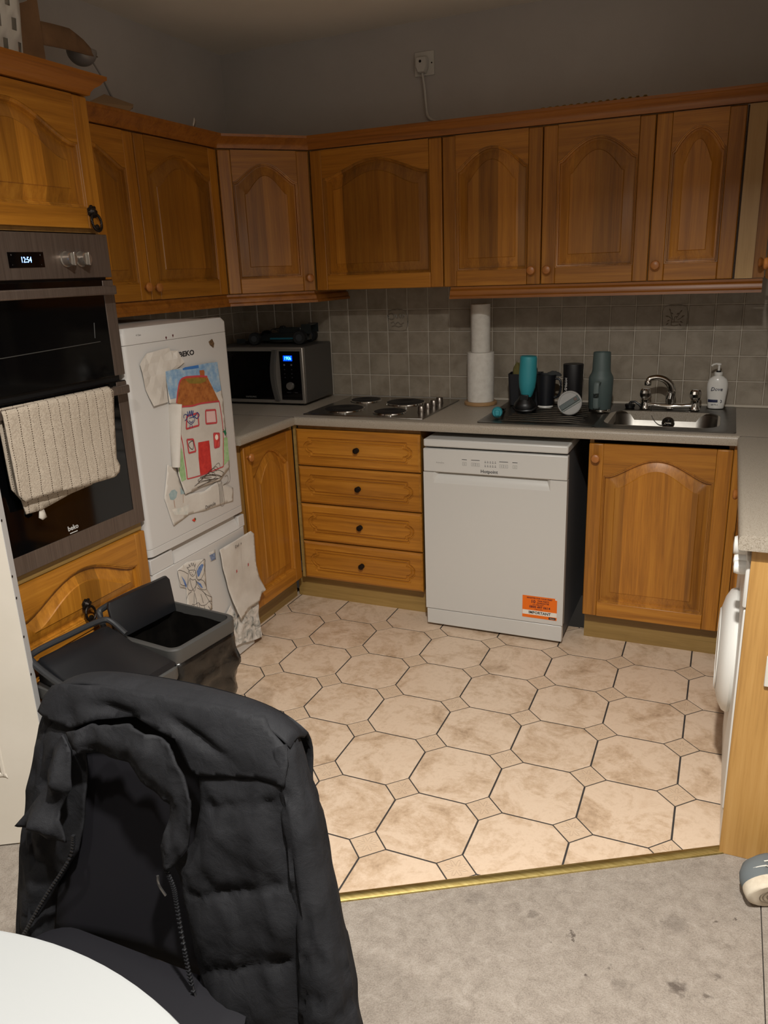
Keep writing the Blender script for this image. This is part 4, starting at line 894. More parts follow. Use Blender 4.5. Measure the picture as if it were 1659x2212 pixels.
# door with a scooped hand grip under the panel
dm = MB(); H0, H1, gx0, gx1, gz = 0.088, 0.7095, -0.256, 0.234, 0.664
dm.box(-0.300, 0.300, -0.003, 0.032, H0, gz); dm.box(-0.300, gx0, -0.003, 0.032, gz, H1); dm.box(gx1, 0.300, -0.003, 0.032, gz, H1)
gp = [(-0.003, gz, 0.0), (0.000, gz + 0.012, 0.004), (0.004, gz + 0.024, 0.009), (0.012, gz + 0.035, 0.015), (0.026, H1, 0.022)]
dm.loft([[(gx0 + i_, y_, z_) for y_, z_, i_ in gp], [(gx1 - i_, y_, z_) for y_, z_, i_ in gp]], close=False)
for sx_, sg in ((gx0, 1), (gx1, -1)):
    dm.add([(sx_, -0.003, H1)] + [(sx_ + sg * i_, y_, z_) for y_, z_, i_ in gp], [(0, k, k + 1) for k in range(1, 5)])
dd = dm.build('door', WHITE, dw, ang=30)
BX(-0.298, 0.298, 0.0, 0.030, 0.012, 0.0845).build('plinth', WHITE, dw, bev=0.004)
BX(-0.290, 0.290, 0.012, 0.030, 0.080, 0.092).build('plinth_gap', BLACKPL, dw)
for s in (-0.27, 0.27): MB().lathe([(0.016, 0.0), (0.016, 0.012), (0.008, 0.014), (0.008, 0.03)], (s, 0.06, 0)).build('foot', BLACKPL, dw)
INK = plain('dishwasher_print', (52, 52, 56), 0.5); INKL = plain('dishwasher_print_pale', (140, 138, 134), 0.5)
YP = -0.0033
text('maker_name', 'Hotpoint', 0.0185, INK, cp, F_front(-0.015, YP, 0.7265), xs=1.05, bold=0.018)
text('programme_mark', 'ActiveDry', 0.0085, INKL, cp, F_front(-0.225, YP, 0.7525))
for x, wv in ((-0.1195, 0.021), (-0.073, 0.036), (0.045, 0.036), (0.091, 0.021)):
    BX(x - wv / 2, x + wv / 2, YP - 0.0003, YP + 0.0005, 0.7705, 0.7727).build('button_bar', INK, cp)
    for s in range(1 if wv < 0.03 else 2):
        xx = x if wv < 0.03 else x - 0.009 + 0.018 * s
        m = MB()
        for a, b, c, d_ in ((-.008, .008, .0075, .0085), (-.008, .008, -.0085, -.0075), (-.0085, -.0075, -.008, .008), (.0075, .0085, -.008, .008)): m.box(xx + a, xx + b, YP - 0.0003, YP + 0.0005, 0.7535 + c * 0.8, 0.7535 + d_ * 0.8)
        m.tube([(xx + 0.003 * cos(t), YP - 0.0002, 0.7535 + 0.003 * sin(t)) for t in [2 * pi * k / 8 for k in range(9)]], 0.0005, 4, False)
        m.build('button', INKL, cp)
for a in range(5):
    for b in range(2): 
        BX(-0.034 + a * 0.0105, -0.0285 + a * 0.0105, YP - 0.0003, YP + 0.0005, 0.7635 - b * 0.0165, 0.7655 - b * 0.0165).build('indicator', INK, cp)
        BX(-0.0335 + a * 0.0105, -0.0295 + a * 0.0105, YP - 0.0002, YP + 0.0005, 0.768 - b * 0.0165, 0.7715 - b * 0.0165).build('indicator_icon', INKL, cp)
# orange sticker
stk = thing('guarantee_sticker', 'orange guarantee sticker at the lower right of the dishwasher door', 'sticker', (1.7355, -0.6433, 0.108))
MB().prism([(-0.072, 0), (0.0725, 0.0), (0.0725, 0.091), (0.0645, 0.0985), (-0.072, 0.0985)], lambda a, b: (a, 0, b), lambda a, b: (a, -0.0004, b)).build('sticker_face', plain('orange_sticker', (226, 106, 8), 0.5), stk)
BX(-0.071, 0.0725, -0.0007, -0.0003, 0.014, 0.034).build('white_band', plain('sticker_white', (222, 216, 204), 0.5), stk)
BX(0.0395, 0.068, -0.0008, -0.0003, 0.002, 0.0115).build('black_badge', BLACKPL, stk)
MB().prism([(0.0645, 0.0985), (0.0725, 0.091), (0.0645, 0.0925)], lambda a, b: (a, -0.0006, b), lambda a, b: (a, -0.0015, b)).build('peeled_corner', MATS['sticker_white'], stk)
DB = plain('sticker_print', (58, 16, 40), 0.5)
for s, sz, x, z in (('REGISTER FOR YOUR FREE*', 0.0088, 0.0, 0.0895), ('10', 0.0195, -0.027, 0.0735), ('YEAR PARTS', 0.0088, 0.015, 0.0785), ('GUARANTEE', 0.0088, 0.014, 0.069), ('CALL FREE NOW*', 0.0058, -0.006, 0.0605), ('0800 497 0614', 0.0145, 0.001, 0.050), ('or visit our website', 0.0042, -0.004, 0.0405)):
    text('sticker_text', s, sz, DB, stk, F_front(x, -0.0007, z), xs=1.0, bold=0.022)
text('sticker_text', 'IMPORTANT', 0.0165, plain('sticker_black', (24, 22, 24), 0.5), stk, F_front(0.001, -0.0009, 0.024), bold=0.025)
text('sticker_text', 'Hotpoint', 0.0055, MATS['sticker_white'], stk, F_front(0.0537, -0.001, 0.0067))

# ------------------------------------------------------------------ washing machine under the peninsula (front faces -x)
wm = thing('washing_machine', 'white washing machine under the peninsula seen nearly edge-on', 'washing machine', (2.452, -1.388, 0), -pi / 2)
# local x = -(world y + 1.388): right (+) is towards the viewer
BX(-0.296, 0.296, 0.012, 0.52, 0.012, 0.845).build('side_body', WHITE2, wm, bev=0.003)
BX(-0.297, 0.297, -0.004, 0.012, 0.705, 0.845).build('control_panel', WHITE2, wm, bev=0.006)
BX(-0.297, 0.297, 0.0, 0.012, 0.125, 0.702).build('front_panel', WHITE2, wm, bev=0.006)
BX(-0.297, 0.297, 0.004, 0.014, 0.014, 0.122).build('kick_plate', WHITE2, wm, bev=0.004)
BX(-0.285, -0.10, -0.010, -0.002, 0.735, 0.825).build('detergent_drawer', WHITE2, wm, bev=0.008)
dr = MB().lathe([(0.175, 0.0), (0.178, 0.008), (0.172, 0.020), (0.15, 0.032), (0.12, 0.040), (0.06, 0.044), (0.001, 0.045)], (0.0, 0, 0.45), '-y', 48).build('porthole_door', WHITE2, wm)
MB().lathe([(0.110, 0.041), (0.114, 0.0445), (0.118, 0.041)], (0.0, 0, 0.45), '-y', 48, False).build('door_ring', WHITE2, dr)
for x, z, r in ((0.10, 0.80, 0.026), (0.215, 0.80, 0.015), (0.265, 0.80, 0.017)):
    MB().lathe([(r, 0.003), (r, 0.022), (r * 0.85, 0.030), (0.001, 0.032)], (x, 0, z), '-y', 20).build('knob', WHITE2, wm)

# ------------------------------------------------------------------ hob
ZW = 0.9102
hb = thing('hob', 'stainless steel electric hob with four black plates and four knobs', 'hob', (0.908, -0.295, ZW))
BX(-0.29, 0.29, -0.255, 0.255, 0, 0.006).build('hob_plate', STEELH, hb, bev=0.003)
CAST = mottled('cast_iron_plate', ((20, 19, 19), (34, 32, 31)), 90, 0.55, bump=(200, 0.2))
for x, y, r in ((0.762 - 0.908 - 0.005, -0.405 + 0.295, 0.09), (0.755 - 0.908, -0.155 + 0.295, 0.0725), (1.0 - 0.908, -0.445 + 0.295 + 0.01, 0.0725), (0.975 - 0.908, -0.185 + 0.295, 0.09)):
    hp_ = MB().lathe([(r, 0.006), (r, 0.012), (r - 0.004, 0.0135), (r * 0.36, 0.0135), (r * 0.33, 0.012), (0.001, 0.012)], (x, y, 0), 'z', 40).build('hot_plate', CAST, hb)
    MB().lathe([(r + 0.006, 0.0055), (r + 0.005, 0.0095), (r, 0.0115), (r - 0.001, 0.010)], (x, y, 0), 'z', 40, False).build('trim_ring', CHROME, hp_)
    for q_ in (0.5, 0.66, 0.82): MB().lathe([(r * q_ - 0.0012, 0.0137), (r * q_, 0.0143), (r * q_ + 0.0012, 0.0137)], (x, y, 0), 'z', 36, False).build('ring_ridge', CAST, hp_)
for y in (-0.400, -0.318, -0.238, -0.158):
    MB().lathe([(0.0185, 0.006), (0.0185, 0.009), (0.0165, 0.010), (0.0155, 0.031), (0.014, 0.033), (0.001, 0.0335)], (1.137 - 0.908, y + 0.295, 0), 'z', 24).build('knob', STEEL, hb)

# ------------------------------------------------------------------ sink with drainer
sk = thing('sink', 'stainless steel inset sink with ribbed drainer on its left', 'sink', (1.93, -0.285, ZW))
sx0, sx1, sy0, sy1 = -0.49, 0.488, -0.279, 0.283
def rrect(x0, x1, y0, y1, r, z, n=6):
    out = []
    for cx, cy, a0 in ((x1 - r, y1 - r, 0), (x0 + r, y1 - r, pi / 2), (x0 + r, y0 + r, pi), (x1 - r, y0 + r, 3 * pi / 2)):
        for k in range(n + 1):
            a = a0 + pi / 2 * k / n; out.append((cx + r * cos(a), cy + r * sin(a), z))
    return out
bx0, bx1, by0, by1 = 0.005, 0.425, -0.200, 0.128
split = -0.02
mb = MB()
mb.loft([rrect(split, sx1, sy0, sy1, 0.012, 0.0015), rrect(split, sx1, sy0, sy1, 0.012, 0.004), rrect(split + 0.010, sx1 - 0.012, sy0 + 0.012, sy1 - 0.012, 0.02, 0.0045), rrect(split + 0.014, sx1 - 0.030, sy0 + 0.03, sy1 - 0.03, 0.03, 0.0015),
         rrect(bx0 - 0.010, bx1 + 0.010, by0 - 0.010, by1 + 0.010, 0.09, 0.0015), rrect(bx0, bx1, by0, by1, 0.085, -0.003), rrect(bx0 + 0.006, bx1 - 0.006, by0 + 0.006, by1 - 0.006, 0.08, -0.014),
         rrect(bx0 + 0.015, bx1 - 0.015, by0 + 0.015, by1 - 0.015, 0.075, -0.12), rrect(bx0 + 0.04, bx1 - 0.04, by0 + 0.04, by1 - 0.04, 0.06, -0.145), rrect(bx0 + 0.15, bx1 - 0.15, by0 + 0.11, by1 - 0.11, 0.02, -0.150)], cap0=False)
SINK = mottled('satin_sink_steel', ((104, 101, 96), (122, 118, 112)), 12, 0.34, metal=1.0)
mb.build('bowl', SINK, sk, ang=50)
mb = MB(); mb.loft([rrect(sx0, split, sy0, sy1, 0.012, 0.0015), rrect(sx0, split, sy0, sy1, 0.012, 0.004), rrect(sx0 + 0.012, split - 0.004, sy0 + 0.012, sy1 - 0.012, 0.02, 0.0045), rrect(sx0 + 0.03, split - 0.006, sy0 + 0.03, sy1 - 0.03, 0.03, 0.0012)], cap0=False)
mb.build('drainer', SINK, sk, ang=50)
for k in range(11):
    y = -0.215 + k * 0.0415; ex = 0.02 * abs(sin(k * 1.7))
    MB().tube([(sx0 + 0.075 + ex, y, 0.0005), (sx0 + 0.11, y, 0.0035), (split - 0.12, y, 0.0045), (split - 0.05 - ex, y, 0.0015)], [(0.003, 0.001), (0.0065, 0.004), (0.0065, 0.004), (0.003, 0.001)], 8).build('drainer_rib', SINK, sk)
of = MB(); of.lathe([(0.012, 0.0), (0.024, 0.0), (0.026, 0.002), (0.024, 0.004), (0.014, 0.005), (0.012, 0.003)], (0.23, by1 - 0.012, -0.045), '-y', 24, False)
ofo = of.build('overflow_ring', CHROME, sk)
MB().lathe([(0.013, 0.0), (0.013, 0.001)], (0.23, by1 - 0.012, -0.045), '-y', 18).build('overflow_hole', BLACKPL, ofo)
for a in (0, pi / 2): MB().tube([(0.23 - 0.012 * cos(a), by1 - 0.0145, -0.045 - 0.012 * sin(a)), (0.23 + 0.012 * cos(a), by1 - 0.0145, -0.045 + 0.012 * sin(a))], 0.0018, 6).build('overflow_bar', CHROME, ofo)
MB().lathe([(0.03, -0.1495), (0.03, -0.147), (0.022, -0.1465), (0.02, -0.149)], (0.21, -0.03, 0), 'z', 24).build('waste', CHROME, sk)
ch = [(0.155, 0.165, 0.010), (0.157, 0.14, 0.006), (0.158, by1 + 0.003, 0.0), (0.163, by1 - 0.008, -0.02), (0.178, by1 - 0.012, -0.042), (0.198, by1 - 0.016, -0.054), (0.222, by1 - 0.018, -0.05)]
MB().tube(smooth_path(ch, 5), 0.0014, 6).build('plug_chain', plain('dull_chain', (70, 66, 60), 0.4, 0.8), sk)
plug = thing('sink_plug', 'black rubber sink plug lying left of the tap', 'plug', (1.995, -0.105, ZW + 0.004))
MB().lathe([(0.001, 0), (0.019, 0), (0.022, 0.012), (0.018, 0.017), (0.006, 0.018), (0.005, 0.024), (0.001, 0.025)], (0, 0, 0), 'z', 20).build('stopper', BLACKPL, plug)
MB().tube([(0.0, 0, 0.024), (0.02, -0.004, 0.027), (0.038, -0.006, 0.016), (0.046, -0.006, 0.004)], 0.005, 8).build('strap', BLACKPL, plug)

tp_ = thing('mixer_tap', 'chrome bridge mixer tap with curved spout and two faceted handles', 'tap', (2.157, -0.108, ZW + 0.0045))
mb = MB()
mb.lathe([(0.022, 0), (0.021, 0.006), (0.018, 0.012), (0.016, 0.03), (0.017, 0.038)], (-0.1, 0, 0), 'z', 20); mb.lathe([(0.022, 0), (0.021, 0.006), (0.018, 0.012), (0.016, 0.03), (0.017, 0.038)], (0.1, 0, 0), 'z', 20)
mb.tube([(-0.1, 0, 0.018), (-0.05, 0, 0.014), (0.0, -0.002, 0.014), (0.05, 0, 0.014), (0.1, 0, 0.018)], [(0.012, 0.011), (0.012, 0.009), (0.018, 0.012), (0.012, 0.009), (0.012, 0.011)], 14)
mb.lathe([(0.019, 0.004), (0.017, 0.02), (0.0185, 0.036), (0.019, 0.05)], (0, 0, 0), 'z', 20); body = mb.build('tap_body', CHROME, tp_)
sp_ = smooth_path([(0.0, 0, 0.046), (0.004, -0.002, 0.078), (-0.004, -0.008, 0.106), (-0.028, -0.018, 0.128), (-0.056, -0.028, 0.136), (-0.082, -0.036, 0.132), (-0.090, -0.039, 0.122)], 5)
mb = MB().tube(sp_, [0.0195 - 0.0075 * min(1, i / 22) for i in range(len(sp_))], 14); mb.build('spout', CHROME, tp_)
MB().lathe([(0.0135, 0), (0.0145, 0.004), (0.0145, 0.016), (0.012, 0.02)], (-0.090, -0.039, 0.104), 'z', 18).build('aerator', CHROME, tp_)
for s in (-0.1, 0.1):
    mb = MB(); rings = []
    for r, h in ((0.012, 0.036), (0.0165, 0.042), (0.023, 0.052), (0.0245, 0.066), (0.022, 0.078), (0.017, 0.084), (0.004, 0.086)):
        rings.append([((r if k % 2 else r * 0.86) * cos(2 * pi * k / 16) + s, (r if k % 2 else r * 0.86) * sin(2 * pi * k / 16), h) for k in range(16)])
    mb.loft(rings).build('handle', CHROME, tp_, ang=12)

# ------------------------------------------------------------------ soap bottle
sp = thing('soap_dispenser', 'white pump bottle of hand wash behind the sink', 'bottle', (2.338, -0.052, ZW + 0.0045))
SOAP = plain('glossy_white_bottle', (226, 224, 218), 0.22)
rings = []
for w_, d_, z in ((0.030, 0.018, 0.0), (0.0325, 0.021, 0.004), (0.034, 0.022, 0.02), (0.0385, 0.024, 0.06), (0.041, 0.025, 0.085), (0.0405, 0.0245, 0.105), (0.035, 0.0225, 0.122), (0.022, 0.018, 0.133), (0.014, 0.014, 0.137), (0.014, 0.014, 0.142)):
    rings.append([(w_ * cos(2 * pi * k / 28), d_ * sin(2 * pi * k / 28), z) for k in range(28)])
bt = MB().loft(rings).build('bottle_body', SOAP, sp)
pm = MB().lathe([(0.0165, 0.140), (0.0165, 0.150), (0.014, 0.152)], (0, 0, 0), 'z', 20); pm.build('pump_collar', SOAP, sp)
MB().lathe([(0.0095, 0.152), (0.0095, 0.158)], (0, 0, 0), 'z', 14).build('pump_ring', BLACKPL, sp)
mb = MB().lathe([(0.0045, 0.156), (0.0045, 0.180), (0.009, 0.181), (0.009, 0.187), (0.004, 0.189)], (0, 0, 0), 'z', 14); mb.tube([(0, 0, 0.185), (-0.012, -0.006, 0.186), (-0.024, -0.012, 0.183), (-0.028, -0.014, 0.177)], 0.0042, 8); mb.build('pump_head', SOAP, sp)
LB = plain('navy_label', (22, 30, 66), 0.5)
text('brand_lettering', 'Dove', 0.021, LB, bt, F_front(-0.002, -0.0258, 0.083), shear=0.2, thick=0.0006)
MB().add([(x, -0.0245 * sqrt(1 - (x / 0.0395) ** 2) - 0.0008, z) for z in (0.028, 0.039) for x in (-0.032, -0.024, -0.016, -0.008, 0.0, 0.006)], [(i, i + 1, i + 7, i + 6) for i in range(5)]).build('label_band', LB, bt)
MB().tube([(0.017 , -0.0225, 0.038), (0.021, -0.0215, 0.035), (0.021, -0.0215, 0.030), (0.017, -0.0225, 0.027)], 0.0014, 6).build('label_drop', LB, bt)
text('small_print', '250 ML e', 0.007, LB, bt, F_front(-0.006, -0.0232, 0.018), thick=0.0006)

# ------------------------------------------------------------------ kitchen roll on a wooden stand
kr = thing('kitchen_roll_stand', 'round wooden kitchen roll stand on the worktop right of the hob', 'stand', (1.326, -0.118, ZW))
MB().lathe([(0.001, 0), (0.073, 0), (0.076, 0.003), (0.076, 0.013), (0.073, 0.016), (0.001, 0.016)], (0, 0, 0), 'z', 40).build('base', oak('pale_wood_stand', 'x', base=((150, 112, 72), (176, 138, 94), (190, 154, 110))), kr)
MB().lathe([(0.008, 0.016), (0.008, 0.44), (0.001, 0.442)], (0, 0, 0), 'z', 14).build('post', MATS['pale_wood_stand'], kr)
TISSUE = mottled('white_tissue', ((206, 200, 190), (222, 217, 208)), 40, 0.95, bump=(160, 0.12))
def roll(label, z, r, h, ring=0.018):
    o = MB().lathe([(ring, 0), (r, 0.0), (r + 0.001, 0.004), (r + 0.001, h - 0.004), (r, h), (ring, h), (ring, 0)], (0, 0, 0), 'z', 44, False).build('kitchen_roll', TISSUE, None, (1.326, -0.118, z), ang=50)
    return tag(o, label, 'kitchen roll')
roll('thick white kitchen roll on the wooden stand, the lower of two', ZW + 0.0165, 0.0605, 0.224)
o = roll('slimmer white kitchen roll stacked on top of the thick one', ZW + 0.0165 + 0.2245, 0.0425, 0.212)

# ------------------------------------------------------------------ things on the drainer
ZDR = ZW + 0.0065
TEALM = plain('teal_silicone', (46, 138, 148), 0.5)
DK = plain('dark_pot_navy', (20, 22, 28), 0.45)
# tall black caddy with cloths
cd = thing('sink_caddy', 'black plastic caddy with cloths behind the teal bottle', 'caddy', (1.535, -0.105, ZDR), 0.1)
mb = MB(); mb.loft([rrect(-0.068, 0.068, -0.045, 0.045, 0.012, 0.0), rrect(-0.075, 0.075, -0.05, 0.05, 0.012, 0.140), rrect(-0.072, 0.072, -0.047, 0.047, 0.010, 0.140), rrect(-0.066, 0.066, -0.042, 0.042, 0.010, 0.006)]); mb.build('tub', DK, cd)
def cloth(label, m, loc, sx, sy, sz, seed):
    def fn(u, v):
        a = 2 * pi * u; k = 1 + 0.35 * nz(cos(a) * 1.6 + seed, sin(a) * 1.6, v * 3) ; r = sin(pi * min(0.5 + v * 0.5, 0.985)) ** 0.6
        return (sx * r * k * cos(a), sy * r * k * sin(a), sz * (v ** 0.8) * (1 + 0.3 * nz(u * 5, v * 4, seed)))
    o = MB().grid(fn, 28, 10).build('cloth', m, None, loc, ang=80); return tag(o, label, 'cloth')
cloth('crumpled olive green cloth sticking out of the black caddy', plain('olive_cloth', (104, 98, 52), 0.95), (1.497, -0.112, ZDR + 0.105), 0.026, 0.026, 0.085, 3.1)
cloth('crumpled dark grey cloth in the caddy right of the teal bottle', plain('grey_cloth', (72, 76, 74), 0.95), (1.567, -0.098, ZDR + 0.10), 0.030, 0.03, 0.072, 7.7)
# navy cup with white base
cu = thing('cup', 'dark navy cup with white base standing beside the black shaker', 'cup', (1.642, -0.180, ZDR))
MB().lathe([(0.030, 0.009), (0.034, 0.012), (0.044, 0.145), (0.042, 0.146), (0.032, 0.02), (0.001, 0.018)], (0, 0, 0), 'z', 30).build('cup_body', DK, cu)
MB().lathe([(0.001, 0), (0.031, 0), (0.034, 0.004), (0.032, 0.0105), (0.001, 0.0105)], (0, 0, 0), 'z', 30).build('cup_base', WHITE2, cu)
MB().tube(smooth_path([(0.042, -0.002, 0.128), (0.062, -0.004, 0.122), (0.066, -0.004, 0.085), (0.054, -0.003, 0.05), (0.037, -0.002, 0.045)], 4), 0.005, 8).build('cup_handle', DK, cu)
cloth('small dark cloth hanging over the rim of the navy cup', plain('charcoal_cloth', (58, 60, 60), 0.95), (1.668, -0.150, ZDR + 0.135), 0.034, 0.022, 0.022, 11.0)
# teal bottle standing upside down on its black lid
tb = thing('drinks_bottle', 'teal drinks bottle standing upside down on a black lid', 'bottle', (1.583, -0.30, ZDR))
rot_ = (0.0, radians(2.0), 0)
mb = MB().lathe([(0.021, 0.066), (0.025, 0.075), (0.034, 0.105), (0.0375, 0.14), (0.0375, 0.17), (0.036, 0.20), (0.036, 0.228), (0.034, 0.236), (0.028, 0.2385), (0.001, 0.2375)], (0, 0, 0), 'z', 32); mb.build('bottle_body', TEALM, tb, rot=rot_)
lidm = MB(); lidm.lathe([(0.001, 0.0), (0.034, 0.0), (0.046, 0.010), (0.049, 0.026), (0.044, 0.040), (0.030, 0.056), (0.025, 0.068), (0.001, 0.068)], (-0.004, 0, 0), 'z', 26); lidm.build('lid', BLACKPL, tb)
MB().tube([(-0.052 + 0.0, -0.018, 0.02), (-0.035, -0.042, 0.012), (0.0, -0.052, 0.010), (0.034, -0.042, 0.012), (0.05, -0.016, 0.022)], 0.006, 8).build('lid_loop', BLACKPL, tb)
MB().box(-0.022, 0.016, -0.030, -0.018, 0.050, 0.076).build('lid_clasp', BLACKPL, tb, bev=0.003)
# small teal cap lying with its strap
tc_ = thing('bottle_cap', 'small teal bottle spout cap with black strap at the drainer front', 'cap', (1.497, -0.452, ZDR - 0.0035), 0.25)
MB().lathe([(0.001, -0.018), (0.020, -0.018), (0.022, -0.012), (0.022, 0.012), (0.018, 0.018), (0.001, 0.018)], (0, 0, 0.024), '-y', 24).build('cap_body', TEALM, tc_)
mb = MB(); mb.box(-0.010, 0.010, -0.031, -0.017, 0.012, 0.037); mb.build('spout_tab', TEALM, tc_, bev=0.004)
MB().tube(smooth_path([(0.012, 0.016, 0.032), (0.018, 0.05, 0.03), (0.022, 0.09, 0.02), (0.024, 0.14, 0.008), (0.03, 0.19, 0.005)], 4), [(0.006, 0.003)] * 17, 8).build('cap_strap', BLACKPL, tc_)
# black shaker with lettering
sh = thing('shaker_bottle', 'black shaker with white vertical lettering between navy cup and green tumbler', 'shaker', (1.756, -0.160, ZDR))
MB().lathe([(0.001, 0), (0.037, 0), (0.039, 0.004), (0.0435, 0.186), (0.0425, 0.190), (0.036, 0.1905), (0.001, 0.189)], (0, 0, 0), 'z', 36).build('tumbler_body', plain('matt_black_shaker', (18, 17, 19), 0.5), sh)
t_ = text('side_lettering', 'MYPROTEIN', 0.017, plain('white_lettering', (206, 202, 196), 0.5), sh, Matrix.Rotation(radians(-36), 4, 'Z') @ F_front(0, -0.0422, 0.088, -pi / 2), thick=0.002)
# grey-white lid with green bar, leaning against the shaker
ll = thing('leaning_drink_lid', 'round pale grey tumbler lid with dark green handle bar leaning on the shaker', 'lid', (1.779, -0.345, ZDR), 0.0)
lr = 0.0505
M_ = Matrix.Translation((0, 0, lr * 0.985)) @ Matrix.Rotation(radians(-14), 4, 'X')
LIDG = plain('lid_pale_grey', (150, 148, 144), 0.5); LIDD = plain('lid_dark_green', (72, 82, 80), 0.5)
def place(o): o.matrix_local = M_; return o
place(MB().lathe([(0.001, 0.0), (lr - 0.004, 0.0), (lr, 0.003), (lr, 0.010), (lr - 0.003, 0.013), (lr - 0.007, 0.013), (lr - 0.008, 0.010), (0.001, 0.010)], (0, 0, 0), '-y', 44).build('lid_disc', LIDG, ll))
c_, s_ = cos(radians(35)), sin(radians(35))
def barp(a, b): return (a * c_ - b * s_, a * s_ + b * c_)
place(MB().prism([barp(*p) for p in ((-0.044, -0.011), (0.044, -0.011), (0.044, 0.011), (-0.044, 0.011))], lambda a, b: (a, -0.010, b), lambda a, b: (a, -0.016, b)).build('handle_bar', LIDD, ll, bev=0.002))
place(MB().prism([barp(*p) for p in ((-0.047, -0.018), (0.044, -0.020), (0.044, -0.012), (-0.047, -0.0115))], lambda a, b: (a, -0.010, b), lambda a, b: (a, -0.014, b)).build('flip_tab', plain('lid_mid_green', (112, 118, 114), 0.5), ll, bev=0.001))
place(MB().prism([barp(*p) for p in ((0.022, -0.006), (0.036, -0.006), (0.036, 0.006), (0.022, 0.006))], lambda a, b: (a, -0.0158, b), lambda a, b: (a, -0.018, b)).build('vent_plug', plain('lid_brown', (84, 66, 58), 0.5), ll, bev=0.001))
# green tumbler with handle
gt = thing('tumbler', 'tall grey-green tumbler with side handle and steel base ring', 'tumbler', (1.885, -0.232, ZDR))
GRT = plain('grey_green_powder_coat', (74, 88, 86), 0.55)
MB().lathe([(0.044, 0.012), (0.047, 0.016), (0.0505, 0.125), (0.0505, 0.140), (0.0485, 0.148), (0.040, 0.164), (0.0375, 0.176), (0.0355, 0.246), (0.034, 0.249), (0.031, 0.246), (0.031, 0.236), (0.001, 0.234)], (0, 0, 0), 'z', 40).build('tumbler_body', GRT, gt)
MB().lathe([(0.001, 0), (0.0435, 0), (0.0455, 0.003), (0.0455, 0.012), (0.001, 0.012)], (0, 0, 0), 'z', 36).build('base_ring', CHROME, gt)
mb = MB().tube(smooth_path([(-0.003, -0.046, 0.128), (-0.004, -0.072, 0.130), (-0.006, -0.082, 0.118), (-0.006, -0.082, 0.04), (-0.005, -0.075, 0.026), (-0.003, -0.044, 0.024)], 5), [(0.012, 0.006)] * 26, 10); mb.build('handle', plain('grey_green_handle', (88, 100, 98), 0.5), gt)

# ------------------------------------------------------------------ microwave in the corner, toy racing car on it
mw = thing('microwave', 'silver and black microwave oven in the worktop corner', 'microwave', (0.262, -0.197, ZW), radians(2))
MS = plain('microwave_silver', (92, 89, 85), 0.45, 0.5)
BX(-0.255, 0.253, -0.135, 0.165, 0.012, 0.281).build('casing', MS, mw, bev=0.006)
for s in (-0.2, 0.2):
    for q_ in (-0.1, 0.12): MB().lathe([(0.014, 0), (0.016, 0.013)], (s, q_, 0), 'z', 12).build('foot', BLACKPL, mw)
fp = BX(-0.257, 0.253, -0.153, -0.135, 0.012, 0.281).build('front_frame', plain('microwave_front_silver', (150, 144, 136), 0.35, 0.7), mw, bev=0.005)
BX(-0.252, 0.094, -0.1555, -0.152, 0.030, 0.262).build('door_glass', BLACKGL, fp)
BX(0.127, 0.238, -0.1555, -0.152, 0.030, 0.262).build('control_panel', BLACKGL, fp, bev=0.001)
hd_ = MB(); L_ = []
for i in range(13):
    t = i / 12; z = 0.026 + 0.242 * t; off = -0.016 * sin(pi * t); L_.append([(0.104 + off - 0.010, -0.153, z), (0.104 + off - 0.010, -0.166 - 0.004 * sin(pi * t), z), (0.104 + off + 0.012, -0.168 - 0.004 * sin(pi * t), z), (0.104 + off + 0.014, -0.153, z)])
hd_.loft(L_); hd_.build('door_handle', MS, fp, ang=50)
dsp = BX(0.148, 0.196, -0.1565, -0.1552, 0.216, 0.242).build('display', BLUE_BACK, fp)
text('clock_digits', '1906', 0.0235, plain('cyan_digits', (20, 120, 160), 0.4, emit=(80, 210, 255), es=5.0), dsp, F_front(0.172, -0.157, 0.229), xs=0.82)
MB().lathe([(0.019, 0.1555), (0.0185, 0.166), (0.016, 0.171), (0.001, 0.172)], (0.178, 0, 0.098), '-y', 28).build('dial', plain('dial_silver', (156, 152, 146), 0.3, 0.8), fp)
PW = plain('panel_icon_grey', (92, 92, 96), 0.5)
for x, z in ((0.152, 0.198), (0.190, 0.198)): MB().lathe([(0.0045, 0.1555), (0.0045, 0.1562), (0.001, 0.1563)], (x, 0, z), '-y', 14).build('button', PW, fp)
for z in (0.176, 0.156, 0.138):
    for x in (0.152, 0.190): BX(x - 0.003, x + 0.003, -0.1562, -0.1555, z - 0.0015, z + 0.0015).build('button', plain('panel_icon_dim', (54, 54, 58), 0.5), fp)
for x, wv in ((0.168, 0.022), (0.206, 0.016)): BX(x - wv / 2, x + wv / 2, -0.1562, -0.1555, 0.0655, 0.0675).build('panel_label', MATS['panel_icon_dim'], fp)
text('maker_name', 'SAMSUNG', 0.0115, plain('maker_grey', (110, 108, 104), 0.5), fp, F_front(-0.045, -0.1562, 0.0415), xs=1.15)

tcx = thing('toy_racing_car', 'dark toy open-wheel racing car on top of the microwave', 'toy car', (0.292, -0.150, ZW + 0.2815), radians(8))
CB = plain('toy_dark_body', (30, 34, 34), 0.3); CTL = plain('toy_teal_stripe', (24, 84, 98), 0.4); TYRE = plain('toy_tyre', (9, 9, 9), 0.7)
